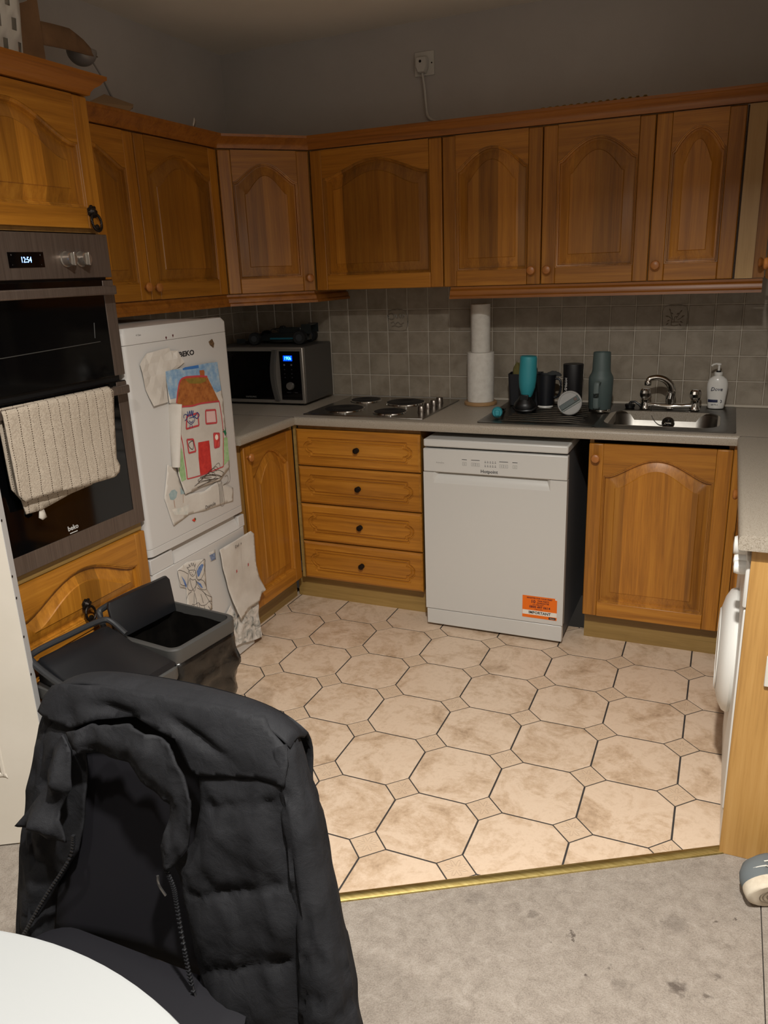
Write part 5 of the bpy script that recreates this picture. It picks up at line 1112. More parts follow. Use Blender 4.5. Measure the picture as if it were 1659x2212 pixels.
# nose to the left (-x)
secs = [(-0.175, 0.010, 0.010, 0.026), (-0.14, 0.016, 0.016, 0.032), (-0.09, 0.026, 0.016, 0.042), (-0.04, 0.036, 0.014, 0.052), (0.0, 0.060, 0.012, 0.052), (0.07, 0.062, 0.012, 0.050), (0.12, 0.036, 0.014, 0.050), (0.16, 0.022, 0.018, 0.044)]
rings = [[(x, -w_, a), (x, w_, a), (x, w_ * 0.8, (a + b) / 2), (x, w_ * 0.4, b), (x, -w_ * 0.4, b), (x, -w_ * 0.8, (a + b) / 2)] for x, w_, a, b in secs]
cb_ = MB().loft(rings).build('body', CB, tcx, ang=30)
BX(-0.20, -0.165, -0.075, 0.075, 0.012, 0.016).build('front_wing', CB, tcx); 
for s in (-1, 1): BX(-0.205, -0.160, s * 0.076 - 0.0015, s * 0.076 + 0.0015, 0.008, 0.030).build('wing_endplate', CB, tcx)
rw = BX(0.145, 0.180, -0.052, 0.052, 0.088, 0.092).build('rear_wing', CB, tcx)
for s in (-1, 1): BX(0.135, 0.185, s * 0.053 - 0.0015, s * 0.053 + 0.0015, 0.050, 0.094).build('wing_endplate', CB, rw)
BX(-0.005, 0.115, -0.006, 0.006, 0.046, 0.078).build('engine_cover', CB, tcx, bev=0.004)
BX(0.005, 0.028, -0.012, 0.012, 0.074, 0.086).build('air_box', CB, tcx, bev=0.003)
MB().tube(smooth_path([(-0.05, 0, 0.050), (-0.045, 0, 0.068), (-0.02, 0.022, 0.070), (0.005, 0.026, 0.062)], 4), 0.0025, 6).build('halo', CB, tcx); MB().tube(smooth_path([(-0.045, 0, 0.068), (-0.02, -0.022, 0.070), (0.005, -0.026, 0.062)], 4), 0.0025, 6).build('halo', CB, tcx)
BX(-0.03, 0.11, -0.0632, -0.061, 0.024, 0.032).build('side_stripe', CTL, tcx)
for x, r, wv in ((-0.105, 0.030, 0.030), (0.135, 0.033, 0.036)):
    for s in (-1, 1):
        wh = MB().lathe([(r * 0.55, -wv / 2), (r * 0.92, -wv / 2), (r, -wv / 2 + 0.004), (r, wv / 2 - 0.004), (r * 0.92, wv / 2), (r * 0.55, wv / 2)], (x, s * 0.074, r), '-y', 24).build('wheel', TYRE, tcx)
        MB().lathe([(r * 0.5, -wv / 2 - 0.001), (r * 0.5, wv / 2 + 0.001)], (x, s * 0.074, r), '-y', 16).build('rim', plain('toy_rim', (70, 72, 74), 0.35, 0.4), wh)
        MB().tube([(x - 0.012, s * 0.02, 0.034), (x, s * 0.06, r)], 0.002, 5).build('suspension_arm', CB, tcx)

# ------------------------------------------------------------------ wall socket with plug and flex
sw = thing('wall_socket', 'white single wall socket with a plug, high on the back wall', 'socket', (1.030, YB, 2.338))
SOCK = plain('socket_white', (206, 202, 194), 0.4)
BX(-0.046, 0.046, -0.010, 0.0, 0.0, 0.096).build('face_plate', SOCK, sw, bev=0.002)
for s in (-0.035, 0.035): MB().lathe([(0.0035, 0.009), (0.0035, 0.0106), (0.001, 0.0107)], (s, 0, 0.048), '-y', 10).build('screw', ANTIQ, sw)
pg = thing('mains_plug', 'white mains plug and flex in the wall socket above the cabinets', 'plug', (1.026, YB - 0.010, 2.345))
mb = MB(); mb.loft([[(a * k, -d, b * k + 0.034) for a, b in ((-0.022, 0.030), (0.022, 0.030), (0.026, 0.018), (0.026, -0.010), (0.016, -0.034), (-0.016, -0.034), (-0.026, -0.010), (-0.026, 0.018))] for k, d in ((0.85, 0.0), (1.0, 0.006), (1.0, 0.026), (0.88, 0.034))]); mb.build('plug_body', SOCK, pg)
MB().lathe([(0.006, 0.033), (0.006, 0.0345), (0.001, 0.0346)], (-0.003, 0, 0.045), '-y', 12).build('fuse_screw', ANTIQ, pg)
MB().tube(smooth_path([(0.0, -0.016, 0.002), (0.008, -0.016, -0.05), (0.013, -0.012, -0.12), (0.018, -0.010, -0.165), (0.034, -0.010, -0.185), (0.062, -0.012, -0.197), (0.08, -0.02, -0.215), (0.085, -0.03, -0.252)], 5), [0.0052] * 22 + [0.0032] * 14, 8).build('flex', SOCK, pg)

# ------------------------------------------------------------------ clutter on top of the cabinets
ZC = 2.0878
KRAFT = mottled('kraft_cardboard', ((112, 84, 58), (134, 102, 72)), 12, 0.9); KRAFT2 = plain('kraft_inside', (150, 122, 90), 0.9)
bk = thing('laundry_basket', 'white perforated plastic basket on top of the oven tower', 'basket', (0.44, -1.935, ZC), 0.0)
def bsk(z, s=1.0): return rrect(-0.115 * s, 0.10 * s, -0.17 * s, 0.165 * s, 0.035, z, 5)
mb = MB(); n_ = len(bsk(0)); rows = [bsk(0.0, 0.93), bsk(0.03, 0.94), bsk(0.06, 0.955), bsk(0.085, 0.965), bsk(0.115, 0.98), bsk(0.14, 0.99), bsk(0.165, 1.0), bsk(0.185, 1.0)]
NP = 60
def ring_res(r):
    pts = [Vector(p) for p in r]; L = [0]
    for i in range(len(pts)): L.append(L[-1] + (pts[(i + 1) % len(pts)] - pts[i]).length)
    out = []
    for k in range(NP):
        d = L[-1] * k / NP; i = max(j for j in range(len(pts)) if L[j] <= d + 1e-9); t = (d - L[i]) / max(1e-9, L[i + 1] - L[i]); out.append(tuple(pts[i].lerp(pts[(i + 1) % len(pts)], t)))
    return out
rows = [ring_res(r) for r in rows]; vs = [p for r in rows for p in r]; fs = []
for a in range(len(rows) - 1):
    for i in range(NP):
        if a in (1, 3, 5) and (i + (a // 2)) % 3 == 0: continue
        j = (i + 1) % NP; fs.append((a * NP + i, a * NP + j, (a + 1) * NP + j, (a + 1) * NP + i))
fs.append(tuple(reversed(range(NP)))); mb.add(vs, fs); mb.build('basket_wall', SOCK, bk, solid=0.003)
mb = MB(); mb.loft([ring_res(bsk(0.180, 1.0)), ring_res(bsk(0.172, 1.12)), ring_res(bsk(0.180, 1.14)), ring_res(bsk(0.196, 1.05)), ring_res(bsk(0.198, 0.99))], cap0=False, cap1=False); mb.build('rim', SOCK, bk, solid=0.002)
cbx = thing('cardboard_box', 'open brown cardboard box behind the white basket with one flap hanging out', 'box', (0.135, -1.61, ZC))
mb = MB(); H_ = 0.34
mb.box(-0.15, 0.165, 0.131, 0.135, 0, H_); mb.box(-0.15, 0.165, -0.135, -0.131, 0, H_); mb.box(-0.15, -0.146, -0.131, 0.131, 0, H_); mb.box(0.161, 0.165, -0.131, 0.131, 0, H_); mb.box(-0.146, 0.161, -0.131, 0.131, 0, 0.004)
mb.build('box_wall', KRAFT, cbx)
fl_ = MB(); fpts = [(-1.475, 2.307), (-1.41, 2.313), (-1.341, 2.319), (-1.263, 2.305), (-1.167, 2.275), (-1.251, 2.262), (-1.36, 2.252), (-1.475, 2.241)]
cdt([(y + 1.61, z - ZC) for y, z in fpts], 0.03, lambda y, z: (0.165 - 0.15 * max(0, y - 0.13) ** 2 * 4, y, z)).build('flap', KRAFT, cbx, solid=0.004)
ldl = thing('ladle', 'steel ladle leaning under the cardboard flap above the left cabinets', 'ladle', (0.21, -1.04, ZC))
mb = MB(); mb.grid(lambda u, v: (0.05 * sin(pi / 2 * v) * cos(2 * pi * u), -0.168 + 0.05 * sin(pi / 2 * v) * sin(2 * pi * u), 0.203 - 0.047 * cos(pi / 2 * v)), 28, 10); mb.build('bowl', plain('dull_steel', (150, 146, 142), 0.4, 0.35), ldl, solid=0.002)
MB().tube([(0.01, -0.128, 0.172), (0.01, -0.10, 0.142), (0.01, -0.055, 0.078), (0.008, -0.004, 0.004)], [0.003, 0.003, 0.0045, 0.006], 8).build('handle', MATS['dull_steel'], ldl)
cs = thing('cardboard_scrap', 'folded piece of cardboard lying on top of the left wall cabinets', 'cardboard', (0.30, -1.18, ZC))
mb = MB(); mb.add([(x - 0.30, y + 1.18, z - ZC) for x, y, z in ((0.345, -1.355, 2.093), (0.35, -1.165, 2.093), (0.345, -1.135, 2.112), (0.265, -1.185, 2.152), (0.265, -1.035, 2.142), (0.30, -1.085, 2.118))], [(0, 1, 2, 3), (3, 2, 5, 4)]); mb.build('folded_sheet', KRAFT2, cs, solid=0.004, smooth=False)
o = MB().add([(0, 0, 0.002), (0.03, -0.05, 0.002), (0.035, -0.045, 0.028), (0.004, 0.01, 0.024)], [(0, 1, 2, 3)]).build('paper_scrap', PAPER, None, (0.352, -0.79, ZC), solid=0.0015); tag(o, 'small white paper scrap on top of the corner wall cabinet', 'paper')
mb = MB(); n_ = 60; mb.add([(0.4 * i / n_, -0.003 * (i % 2), 0.012 + (0.006 if (i // 2) % 2 else -0.001) * (0.4 + 0.6 * i / n_)) for i in range(n_ + 1)] + [(0.4 * i / n_, 0.12, 0.012 + (0.006 if (i // 2) % 2 else -0.001) * (0.4 + 0.6 * i / n_)) for i in range(n_ + 1)], [(i, i + 1, n_ + 2 + i, n_ + 1 + i) for i in range(n_)])
o = mb.build('corrugated_card', plain('yellow_card', (142, 112, 52), 0.9), None, (1.62, -0.335, ZC - 0.008), solid=0.003, smooth=False); tag(o, 'wavy yellow corrugated card lying on the cornice above the sink cabinets', 'cardboard')

# ------------------------------------------------------------------ white panelled door leaf standing open at the left edge
hx_, hy_ = 0.736, -2.309; ang_ = math.atan2(-0.506, -0.863)
DOORW = mottled('cream_gloss_paint', ((206, 198, 184), (214, 206, 193)), 4, 0.35)
d_o = bpy.data.objects.new('door_1', None); COL.objects.link(d_o); d_o.location = (hx_, hy_, 0.012); d_o.rotation_euler = (0, 0, ang_ + pi); struct(d_o)
# local x runs from the free edge (0) to the hinge (-0.76); local -y is the face towards the viewer
mb = MB(); mb.box(-0.76, 0.0, 0.004, 0.036, 0, 1.97)
mb.box(-0.76, 0.0, 0.0, 0.004, 0, 0.22); mb.box(-0.76, 0.0, 0.0, 0.004, 0.86, 1.0); mb.box(-0.76, 0.0, 0.0, 0.004, 1.85, 1.97)
for a, b in ((-0.76, -0.65), (-0.11, 0.0), (-0.42, -0.34)): mb.box(a, b, 0.0, 0.004, 0.22, 0.86); mb.box(a, b, 0.0, 0.004, 1.0, 1.85)
mb.build('door_leaf', DOORW, d_o, fix=False, smooth=False)
def frame(mb, x0, x1, z0, z1):
    for a, b, c, d in ((x0, x1, z0, z0 + 0.014), (x0, x1, z1 - 0.014, z1), (x0, x0 + 0.014, z0, z1), (x1 - 0.014, x1, z0, z1)): mb.box(a, b, -0.003, 0.005, c, d)
for x0, x1 in ((-0.65, -0.42), (-0.34, -0.11)):
    for z0, z1 in ((0.22, 0.86), (1.0, 1.85)):
        m = MB(); frame(m, x0, x1, z0, z1); m.build('panel_moulding', DOORW, d_o, bev=0.004)
        BX(x0 + 0.045, x1 - 0.045, 0.0, 0.006, z0 + 0.045, z1 - 0.045).build('raised_panel', DOORW, d_o, bev=0.003)
BX(-0.0005, 0.0012, 0.001, 0.035, 0.002, 1.968).build('edge_strip', plain('worn_edge_paint', (188, 186, 184), 0.5), d_o)
for z in (0.36, 0.52, 0.63, 0.74, 0.80, 0.95): MB().lathe([(0.0035, 0), (0.0035, 0.0015), (0.001, 0.0016)], (0.001, 0.006, z), 'x', 8).build('screw_head', ANTIQ, d_o)

# ------------------------------------------------------------------ two kitchen bins in front of the tower
BINL = plain('bin_lid_black', (20, 21, 24), 0.42); BINR = plain('bin_rim_grey', (66, 65, 63), 0.45); BINS = plain('bin_surround_dark', (40, 41, 43), 0.45); BINB = plain('bin_body_grey', (70, 68, 66), 0.5)
BAG = mottled('black_bin_bag', ((10, 9, 8), (20, 18, 16)), 20, 0.24, bump=(16, 0.9))
RZB = pi / 2 - radians(7)
def bin_base(label, loc, group=None):
    b = thing('kitchen_bin', label, 'bin', loc, RZB)
    mb = MB(); mb.loft([rrect(-0.105, 0.105, -0.125, 0.105, 0.03, 0.0), rrect(-0.115, 0.115, -0.135, 0.12, 0.03, 0.20), rrect(-0.125, 0.125, -0.148, 0.13, 0.03, 0.455), rrect(-0.120, 0.120, -0.143, 0.125, 0.028, 0.455), rrect(-0.100, 0.100, -0.120, 0.10, 0.028, 0.01)])
    mb.build('bin_body', BINB, b); return b
# local x along world +y, -y towards the room
b1 = bin_base('dark kitchen bin with closed sloping black lid, nearest the door', (0.838, -2.150, 0.006))
mb = MB(); mb.loft([rrect(-0.136, 0.136, -0.158, 0.135, 0.032, 0.430), rrect(-0.138, 0.138, -0.160, 0.138, 0.034, 0.436), rrect(-0.138, 0.138, -0.160, 0.138, 0.034, 0.466), rrect(-0.132, 0.132, -0.155, 0.133, 0.030, 0.470), rrect(-0.122, 0.122, -0.140, 0.125, 0.028, 0.470), rrect(-0.122, 0.122, -0.140, 0.125, 0.028, 0.430)], cap0=False, cap1=False); mb.build('rim', BINR, b1)
rr_ = []
for y, z, wv in ((-0.152, 0.474, 0.122), (-0.146, 0.486, 0.126), (-0.06, 0.500, 0.126), (0.02, 0.512, 0.126), (0.050, 0.526, 0.124), (0.10, 0.542, 0.122), (0.118, 0.540, 0.120), (0.122, 0.474, 0.120)):
    rr_.append([(-wv, y, z - 0.010), (-wv + 0.010, y, z), (wv - 0.010, y, z), (wv, y, z - 0.010), (wv, y, 0.4705), (-wv, y, 0.4705)])
MB().loft(rr_).build('lid', BINL, b1, ang=50)
MB().tube(smooth_path([(-0.136, -0.10, 0.476), (-0.138, 0.03, 0.510), (-0.136, 0.115, 0.545), (-0.11, 0.134, 0.554), (0.0, 0.136, 0.555), (0.11, 0.134, 0.554), (0.136, 0.115, 0.545), (0.138, 0.06, 0.515)], 5), 0.009, 10).build('lid_surround', BINS, b1)
b2 = bin_base('kitchen bin with open black lid and black liner beside the fridge', (0.838, -1.865, 0.006))
mb = MB(); mb.loft([rrect(-0.136, 0.136, -0.158, 0.135, 0.032, 0.446), rrect(-0.138, 0.138, -0.160, 0.138, 0.034, 0.450), rrect(-0.138, 0.138, -0.160, 0.138, 0.034, 0.490), rrect(-0.133, 0.133, -0.155, 0.133, 0.030, 0.494), rrect(-0.124, 0.124, -0.146, 0.126, 0.028, 0.494), rrect(-0.122, 0.122, -0.144, 0.124, 0.028, 0.446)], cap0=False, cap1=False); mb.build('rim', BINR, b2)
lidp = MB(); lidp.loft([rrect(-0.126, 0.126, -0.006, 0.008, 0.006, 0.47, 2), rrect(-0.128, 0.128, 0.010, 0.022, 0.006, 0.575, 2), rrect(-0.120, 0.120, 0.014, 0.026, 0.006, 0.588, 2)])
lidp.build('lid', BINL, b2, loc=(0, 0.098, 0))
MB().tube(smooth_path([(-0.134, 0.130, 0.49), (-0.134, 0.146, 0.550), (-0.11, 0.150, 0.562), (0.0, 0.152, 0.566), (0.10, 0.150, 0.562), (0.126, 0.146, 0.55), (0.130, 0.138, 0.50)], 5), 0.010, 10).build('lid_surround', BINS, b2)
# liner: inside, over the rim, loose skirt outside
def skirt(u, v):
    pts = rrect(-0.1, 0.1, -0.1, 0.1, 0.03, 0); k = int(u * len(pts)) % len(pts)
    return pts[k]
mb = MB(); base = ring_res(rrect(-0.1265, 0.1265, -0.149, 0.128, 0.03, 0)); prof = [(0.70, 0.06), (0.80, 0.20), (0.86, 0.30), (0.89, 0.40), (0.925, 0.47)]
rg = []
for s, z in prof: rg.append([(p[0] * s + 0.010 * nz(i * 0.5, z * 9, 1), p[1] * s + 0.010 * nz(i * 0.5, z * 9, 5), z) for i, p in enumerate(base)])
mb.loft(rg, cap1=False); mb.build('liner_inside', BAG, b2, ang=70)
mb = MB(); rg = []
for j in range(17):
    t = j / 16; z0 = 0.448 - 0.23 * t
    row = []
    for i, p in enumerate(base):
        fx = 1.07 + 0.05 * sin(pi * t) - 0.09 * t + (0.17 * (abs(nz(i * 0.26, t * 3.4, 9)) - 0.2) + 0.06 * nz(i * 0.7, t * 8, 2)) * min(1, t * 3)
        drop = 0.05 * nz(i * 0.21, 4.2) * t
        row.append((p[0] * fx, p[1] * fx, z0 + drop))
    rg.append(row)
mb.loft(rg, cap0=False, cap1=False); mb.build('liner_skirt', BAG, b2, ang=70, solid=0.0012)

# ------------------------------------------------------------------ chair with the black quilted jacket
YJ = lambda z: -2.98 + 0.25 * z
CH = plain('black_chair_shell', (15, 14, 18), 0.7, spec=0.2)
chx = thing('dining_chair', 'dark dining chair at the white table with a jacket over its back', 'chair', (1.57, -2.98, 0.006))
def back_fn(u, v):
    x = -0.205 + 0.41 * u; z = 0.42 + 0.43 * v
    return (x * (1.0 - 0.08 * v), YJ(z) + 0.045 + 2.98 - 0.030 * (2 * u - 1) ** 2, z)
MB().grid(back_fn, 16, 14).build('backrest', CH, chx, solid=0.012)
mb = MB(); mb.loft([rrect(-0.205, 0.205, -0.30, 0.12, 0.06, 0.425), rrect(-0.215, 0.215, -0.31, 0.125, 0.06, 0.435), rrect(-0.215, 0.215, -0.31, 0.125, 0.06, 0.448), rrect(-0.19, 0.19, -0.285, 0.10, 0.05, 0.455)]); mb.build('seat', CH, chx, ang=50)
for sx in (-1, 1):
    for y0, y1 in ((-0.25, -0.30), (0.09, 0.17)): MB().tube([(sx * 0.17, y0, 0.428), (sx * 0.205, y1, 0.0)], [0.015, 0.010], 12).build('leg', BLACKPL, chx)

def jacket_mat(name, c0, c1, rough=0.7):
    t = NT(name); v = t.coords((1, 1, 1), False); f = t.noise(v, 9.0, 5, 0.6); f2 = t.noise(v, 900.0, 2)
    t.l(t.ramp(f, [(0.35, lin(c0)), (0.65, lin(c1))]), t.b.inputs['Base Color']); t.b.inputs['Roughness'].default_value = rough; t.b.inputs['Specular IOR Level'].default_value = 0.16
    mx = t.n('ShaderNodeMix', data_type='FLOAT', i={0: 0.12}); t.l(t.noise(v, 26.0, 4, 0.5, 0.5), mx.inputs[2]); t.l(f2, mx.inputs[3]); t.bump(mx.outputs[0], 0.55, 0.007); return t.m
JK = jacket_mat('black_shell_fabric', (20, 20, 22), (27, 27, 29)); JKL = jacket_mat('black_lining', (8, 8, 10), (11, 11, 13), 0.8)
jk = thing('jacket', 'black quilted zip jacket hung open over the back of the chair', 'jacket', (1.57, -2.80, 0.36))
JO = Vector((1.57, -2.80, 0.36))
def L3(x, y, z): return (x - JO.x, y - JO.y, z - JO.z)
def wr(x, z, a=0.006, f=14, s=0.0): return a * nz(x * f, z * f * 0.5, s) + 0.4 * a * nz(x * f * 2.3, z * f * 1.4, s + 4)
QZ = [(0.735, 0.30), (0.60, 0.36), (0.475, 0.42), (0.35, 0.46)]      # quilting seams of the right front: height at x = 1.66 and slope
def quilt(x, z, seams, x0):
    hs_ = sorted([h + s * (x - x0) for h, s in seams] + [1.2, -0.1]); d = 1.0
    for a, b in zip(hs_, hs_[1:]):
        if a <= z <= b: d = max(0.0, sin(pi * (z - a) / max(1e-3, b - a))) ** 0.5
    return d
def edge_d(x, z, poly):
    m = 9
    for i in range(len(poly)):
        a = Vector(poly[i - 1]); b = Vector(poly[i]); p = Vector((x, z)); ab = b - a; t = max(0, min(1, (p - a).dot(ab) / max(1e-9, ab.dot(ab)))); m = min(m, (p - a - ab * t).length)
    return m
def fold(x, z, f, s, a):      # sharp creases: ridged noise
    n1 = 1 - abs(nz(x * f, z * f * 0.45, s)) * 2.2; n2 = 1 - abs(nz(x * f * 1.9 + 3, z * f * 0.9, s + 7)) * 2.2
    return a * (max(0, n1) ** 2 * 0.7 + max(0, n2) ** 2 * 0.3)
def soft(e): e = max(0.0, min(1.0, e)); return e * e * (3 - 2 * e)
fp_ = DATA['jk_fr']
def fr_fn(x, z):
    e = soft(edge_d(x, z, fp_) / 0.035); q = quilt(x, z, QZ, 1.66)
    return L3(x, YJ(z) - 0.006 - (0.015 * q * e + 0.006 * e * (nz(x * 22, z * 30, 3) + 0.5 * nz(x * 60, z * 40, 8)) * (1.4 - q) + fold(x, z, 11, 2.0, 0.006)), z)
cdt(fp_, 0.0072, fr_fn).build('front_panel', JK, jk, solid=0.004, ang=75)
lp = DATA['jk_left']
def lf_fn(x, z):
    e = soft(edge_d(x, z, lp) / 0.04)
    return L3(x, YJ(z) + 0.006 - (0.012 * quilt(x, z, [(0.70, -0.2), (0.56, -0.2), (0.43, -0.2)], 1.34) * e + fold(x, z, 13, 9.0, 0.011)), z)
cdt(lp, 0.0072, lf_fn).build('front_panel', JK, jk, solid=0.004, ang=75)
yp = DATA['jk_yoke']
def yk_fn(x, z):
    ztop = 0.892 - max(0, (1.38 - x)) * 0.6 - max(0, x - 1.75) * 0.45
    t = max(0.0, min(1.0, (ztop - z) / 0.05)); y = YJ(z) - 0.014 * sqrt(max(0, 1 - (1 - t) ** 2)) + 0.012 * (1 - t)
    dent = 0.016 * math.exp(-((x - 1.50) / 0.05) ** 2 - ((z - 0.853) / 0.010) ** 2) + 0.014 * math.exp(-((x - 1.655) / 0.05) ** 2 - ((z - 0.845 + 0.3 * (x - 1.655)) / 0.009) ** 2) + 0.008 * math.exp(-((x - 1.40) / 0.02) ** 2 - ((z - 0.835) / 0.02) ** 2)
    return L3(x, y + dent - wr(x, z, 0.003, 16, 5), z)
cdt(yp, 0.0068, yk_fn).build('yoke', JK, jk, solid=0.004, ang=75)
# back: from the shoulder line over the chair top and down behind
def bk_fn(u, v):
    x = 1.345 + (1.815 - 1.345) * u; edge = (2 * u - 1) ** 2
    zt = 0.886 - 0.03 * edge ** 3
    if v < 0.25: t = v / 0.25; y = YJ(zt) + 0.004 + 0.075 * t; z = zt - 0.006 + 0.010 * sin(pi * t) - 0.012 * t
    else: t = (v - 0.25) / 0.75; z = zt - 0.012 - 0.50 * t; y = YJ(zt) + 0.079 + 0.03 * sin(pi * t) + 0.02 * t + 0.008 * sin(z * 48)
    return L3(x + (x - 1.58) * 0.15 * max(0, v - 0.25), y - 0.05 * edge * min(1, v * 2), z)
MB().grid(bk_fn, 36, 44).build('back', JK, jk, solid=0.005, ang=75)
# right sleeve and left sleeve as tapered hanging tubes
def sleeve(cpts, rad, name='sleeve', n=32):
    pts = smooth_path(cpts, 12); m = len(pts) - 1
    def rr(i):
        t = i / m * (len(rad) - 1); k = min(int(t), len(rad) - 2); f = t - k
        return (rad[k][0] * (1 - f) + rad[k + 1][0] * f, rad[k][1] * (1 - f) + rad[k + 1][1] * f)
    mb = MB(); rings = []
    for i, p in enumerate(pts):
        rx, ry = rr(i); d = (pts[min(i + 1, m)] - pts[max(i - 1, 0)]).normalized(); a = Vector((1, 0, 0)); a = (a - d * a.dot(d)).normalized(); b = d.cross(a)
        rings.append([tuple(p + (a * rx * cos(2 * pi * k / n) + b * ry * sin(2 * pi * k / n)) * (1 + 0.10 * nz(k * 0.5 if k <= n // 2 else (n - k) * 0.5, i * 0.16, rx * 90) - 0.16 * max(0, 1 - abs(nz(k * 0.45 if k <= n // 2 else (n - k) * 0.45, i * 0.11, 5.0)) * 5)) - JO) for k in range(n)])
    return mb.loft(rings).build(name, JK, jk, ang=75)
sleeve([(1.792, YJ(.85) + 0.020, 0.845), (1.832, YJ(.75) + 0.022, 0.755), (1.856, YJ(.66) + 0.020, 0.66), (1.880, YJ(.57) + 0.016, 0.57), (1.902, YJ(.48) + 0.012, 0.48), (1.910, YJ(.40) + 0.010, 0.40), (1.905, YJ(.33), 0.33)], [(0.026, 0.030), (0.026, 0.04), (0.031, 0.042), (0.038, 0.044), (0.045, 0.046), (0.048, 0.044), (0.042, 0.034)])
sleeve([(1.352, YJ(.84) + 0.026, 0.838), (1.332, YJ(.75) + 0.034, 0.75), (1.322, YJ(.66) + 0.036, 0.66), (1.318, YJ(.57) + 0.034, 0.57), (1.316, YJ(.47) + 0.03, 0.47), (1.318, YJ(.38) + 0.026, 0.38)], [(0.024, 0.03), (0.026, 0.04), (0.028, 0.042), (0.030, 0.042), (0.034, 0.042), (0.032, 0.036)])
# collar and folded left collar wing
cp_ = DATA['jk_collar']
def co_fn(x, z):
    e = soft(edge_d(x, z, cp_) / 0.030)
    k = 0.010 * sin((x - 1.40) * 55 + z * 30) * soft((1.52 - x) / 0.1)
    return L3(x, YJ(z) - 0.022 - 0.010 * e - fold(x, z, 16, 11.0, 0.012) - 0.03 * max(0, 0.80 - z) - 0.4 * k, z)
cdt(cp_, 0.0062, co_fn).build('collar', JK, jk, solid=0.004, ang=75)
fpl = DATA['jk_flap']
def wf_fn(x, z):
    e = soft(edge_d(x, z, fpl) / 0.03)
    tri = abs(((x * 9 + z * 7) % 1.0) - 0.5) * 2
    return L3(x, YJ(z) - 0.028 - 0.008 * e - 0.020 * tri * e - 0.09 * max(0, 0.72 - z) - fold(x, z, 15, 3.0, 0.010), z)
cdt(fpl, 0.0062, wf_fn).build('collar_wing', JK, jk, solid=0.004, ang=75)
# zips: tape and teeth
ZIPM = plain('black_zip', (20, 20, 22), 0.4); 
def zipper(key, off):
    pts = smooth_path([(x, YJ(z) - off, z) for x, z in DATA[key]], 8)
    mb = MB().tube([tuple(p - JO) for p in pts], 0.0022, 6)
    L = 0; last = pts[0]
    for a, b in zip(pts, pts[1:]):
        d = (b - a); k = max(1, int(d.length / 0.0052))
        for i in range(k):
            p = a + d * (i / k) - JO; mb.box(p.x - 0.0030, p.x + 0.0030, p.y - 0.0040, p.y + 0.001, p.z - 0.0013, p.z + 0.0013)
    return mb.build('zip', ZIPM, jk, smooth=False, fix=False)
zipper('jk_zipR', 0.028); zipper('jk_zipL', 0.020)
px_, pz_ = DATA['jk_zipR'][0]
MB().tube(smooth_path([L3(px_ + 0.002, YJ(pz_) - 0.05, pz_ + 0.004), L3(px_ + 0.004, YJ(pz_) - 0.052, pz_ - 0.012), L3(px_ + 0.012, YJ(pz_) - 0.05, pz_ - 0.03)], 4), 0.0022, 6).build('zip_pull', plain('zip_pull_steel', (120, 118, 116), 0.3, 0.9), jk)

# ------------------------------------------------------------------ round white table
tb_ = thing('dining_table', 'round white dining table at the bottom left corner', 'table', (1.69, -3.655, 0.006))
TR = 0.566
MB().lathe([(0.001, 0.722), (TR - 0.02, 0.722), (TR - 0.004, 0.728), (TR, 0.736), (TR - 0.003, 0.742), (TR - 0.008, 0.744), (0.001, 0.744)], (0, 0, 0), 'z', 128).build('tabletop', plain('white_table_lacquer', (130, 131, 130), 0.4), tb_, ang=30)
MB().lathe([(0.03, 0.03), (0.03, 0.722)], (0, 0, 0), 'z', 24).build('pedestal', WHITE2, tb_)
MB().lathe([(0.001, 0.0), (0.26, 0.0), (0.262, 0.006), (0.25, 0.012), (0.06, 0.03), (0.03, 0.05), (0.001, 0.05)], (0, 0, 0), 'z', 48).build('foot_plate', WHITE2, tb_)

# ------------------------------------------------------------------ trainer lying on its side by the end panel
so = thing('trainer_shoe', 'grey trainer with dirty white sole lying by the peninsula end', 'shoe', (2.550, -1.822, 0.006), radians(24))
SOLE = mottled('dirty_white_rubber', ((176, 162, 140), (206, 194, 174), (214, 204, 186)), 14, 0.8); UPP = plain('grey_mesh_upper', (98, 104, 106), 0.85); UPD = plain('dark_grey_upper', (76, 78, 80), 0.85)
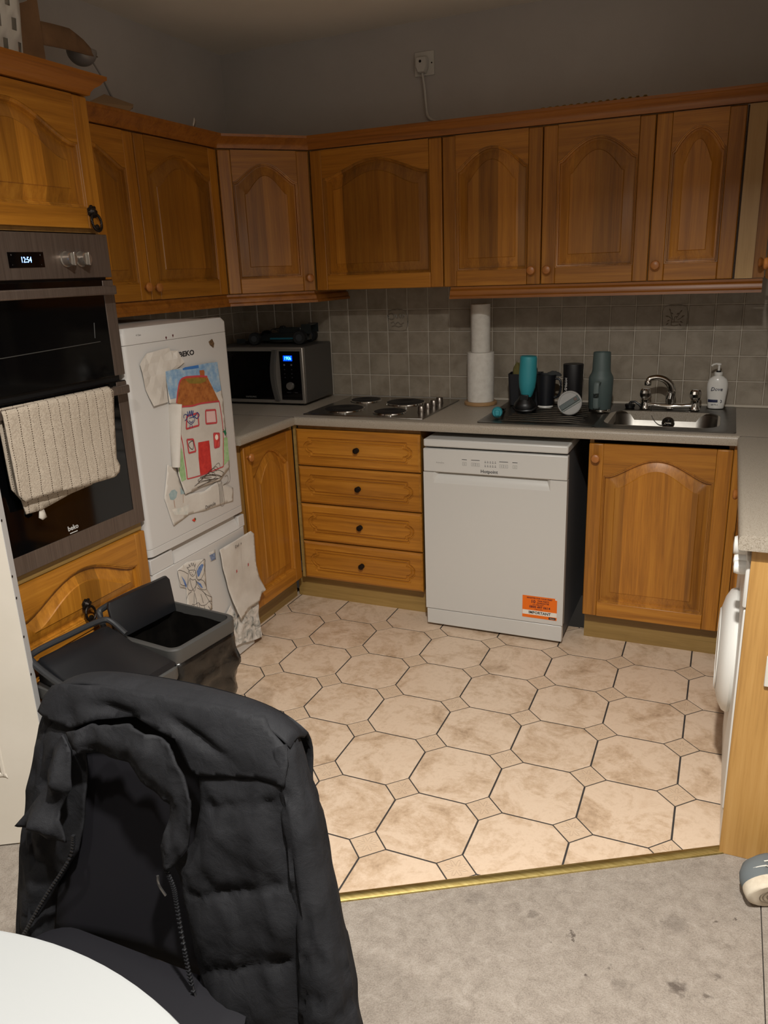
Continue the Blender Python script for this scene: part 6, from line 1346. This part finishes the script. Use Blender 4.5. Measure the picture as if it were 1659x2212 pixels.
# sole outline in (along, across): toe at -x, lying on edge so the tread faces the viewer (-y) and slightly up
def sole_pts(k):
    out = []
    for i in range(36):
        a = 2 * pi * i / 36; c, s = cos(a), sin(a)
        wv = 0.047 if c < 0 else 0.040; ln = 0.062 if c < 0 else 0.20
        waist = 1 - 0.18 * math.exp(-((c * ln - 0.08) / 0.04) ** 2)
        out.append((c * ln * k, s * wv * k * waist))
    return out
tilt = Matrix.Translation((0.0, -0.045, 0.050)) @ Matrix.Rotation(radians(16), 4, 'X')
def pl_(o): o.matrix_local = tilt; return o
mb = MB(); mb.loft([[(a, y, b) for a, b in sole_pts(k)] for k, y in ((0.90, -0.016), (0.97, -0.013), (1.0, -0.006), (1.0, 0.008), (0.97, 0.014))]); sole = pl_(mb.build('sole', SOLE, so, ang=40))
for r in (0.012, 0.019, 0.027, 0.033): MB().tube([(r * 1.25 * cos(2 * pi * k / 28) + 0.01, -0.0165, r * 0.95 * sin(2 * pi * k / 28)) for k in range(29)], 0.0010, 5, False).build('tread_ring', plain('tread_shadow', (120, 108, 92), 0.8), sole)
def up_ring(y, kx, kz, sh): return [(a * kx + sh, y, b * kz + 0.0) for a, b in sole_pts(1.0)]
mb = MB(); mb.loft([up_ring(0.010, 0.97, 0.97, 0.0), up_ring(0.03, 0.98, 0.97, 0.0), up_ring(0.05, 0.93, 0.90, 0.004), up_ring(0.07, 0.84, 0.74, 0.014), up_ring(0.082, 0.66, 0.52, 0.03)]); pl_(mb.build('upper', UPP, so, ang=60))
for y, kx, kz, sh in ((0.036, 0.955, 0.955, 0.006), (0.052, 0.86, 0.84, 0.019)):
    pts = [(a * kx + sh, y, b * kz) for a, b in sole_pts(1.012)]; pl_(MB().tube(pts[4:16], 0.0018, 6).build('piping', plain('white_piping', (208, 204, 194), 0.7), so))
pts = [(a * 0.88 + 0.012, 0.044, b * 0.9) for a, b in sole_pts(1.02)]
pl_(MB().tube([Vector(p) + Vector((-0.004, 0.004, 0)) for p in pts[15:22]], [(0.006, 0.004)] * 7, 8).build('lace_strip', UPD, so))

# ------------------------------------------------------------------ white socket on the end panel, just inside the frame
es = thing('panel_socket', 'white socket plate on the peninsula end panel at the right edge', 'socket', (2.585, -1.7085, 0.522))
BX(-0.072, 0.072, -0.010, 0.0, 0.0, 0.08).build('face_plate', SOCK, es, bev=0.002)
for x in (-0.035, 0.035): BX(x - 0.008, x + 0.008, -0.0125, -0.009, 0.045, 0.062).build('rocker_switch', SOCK, es, bev=0.001)
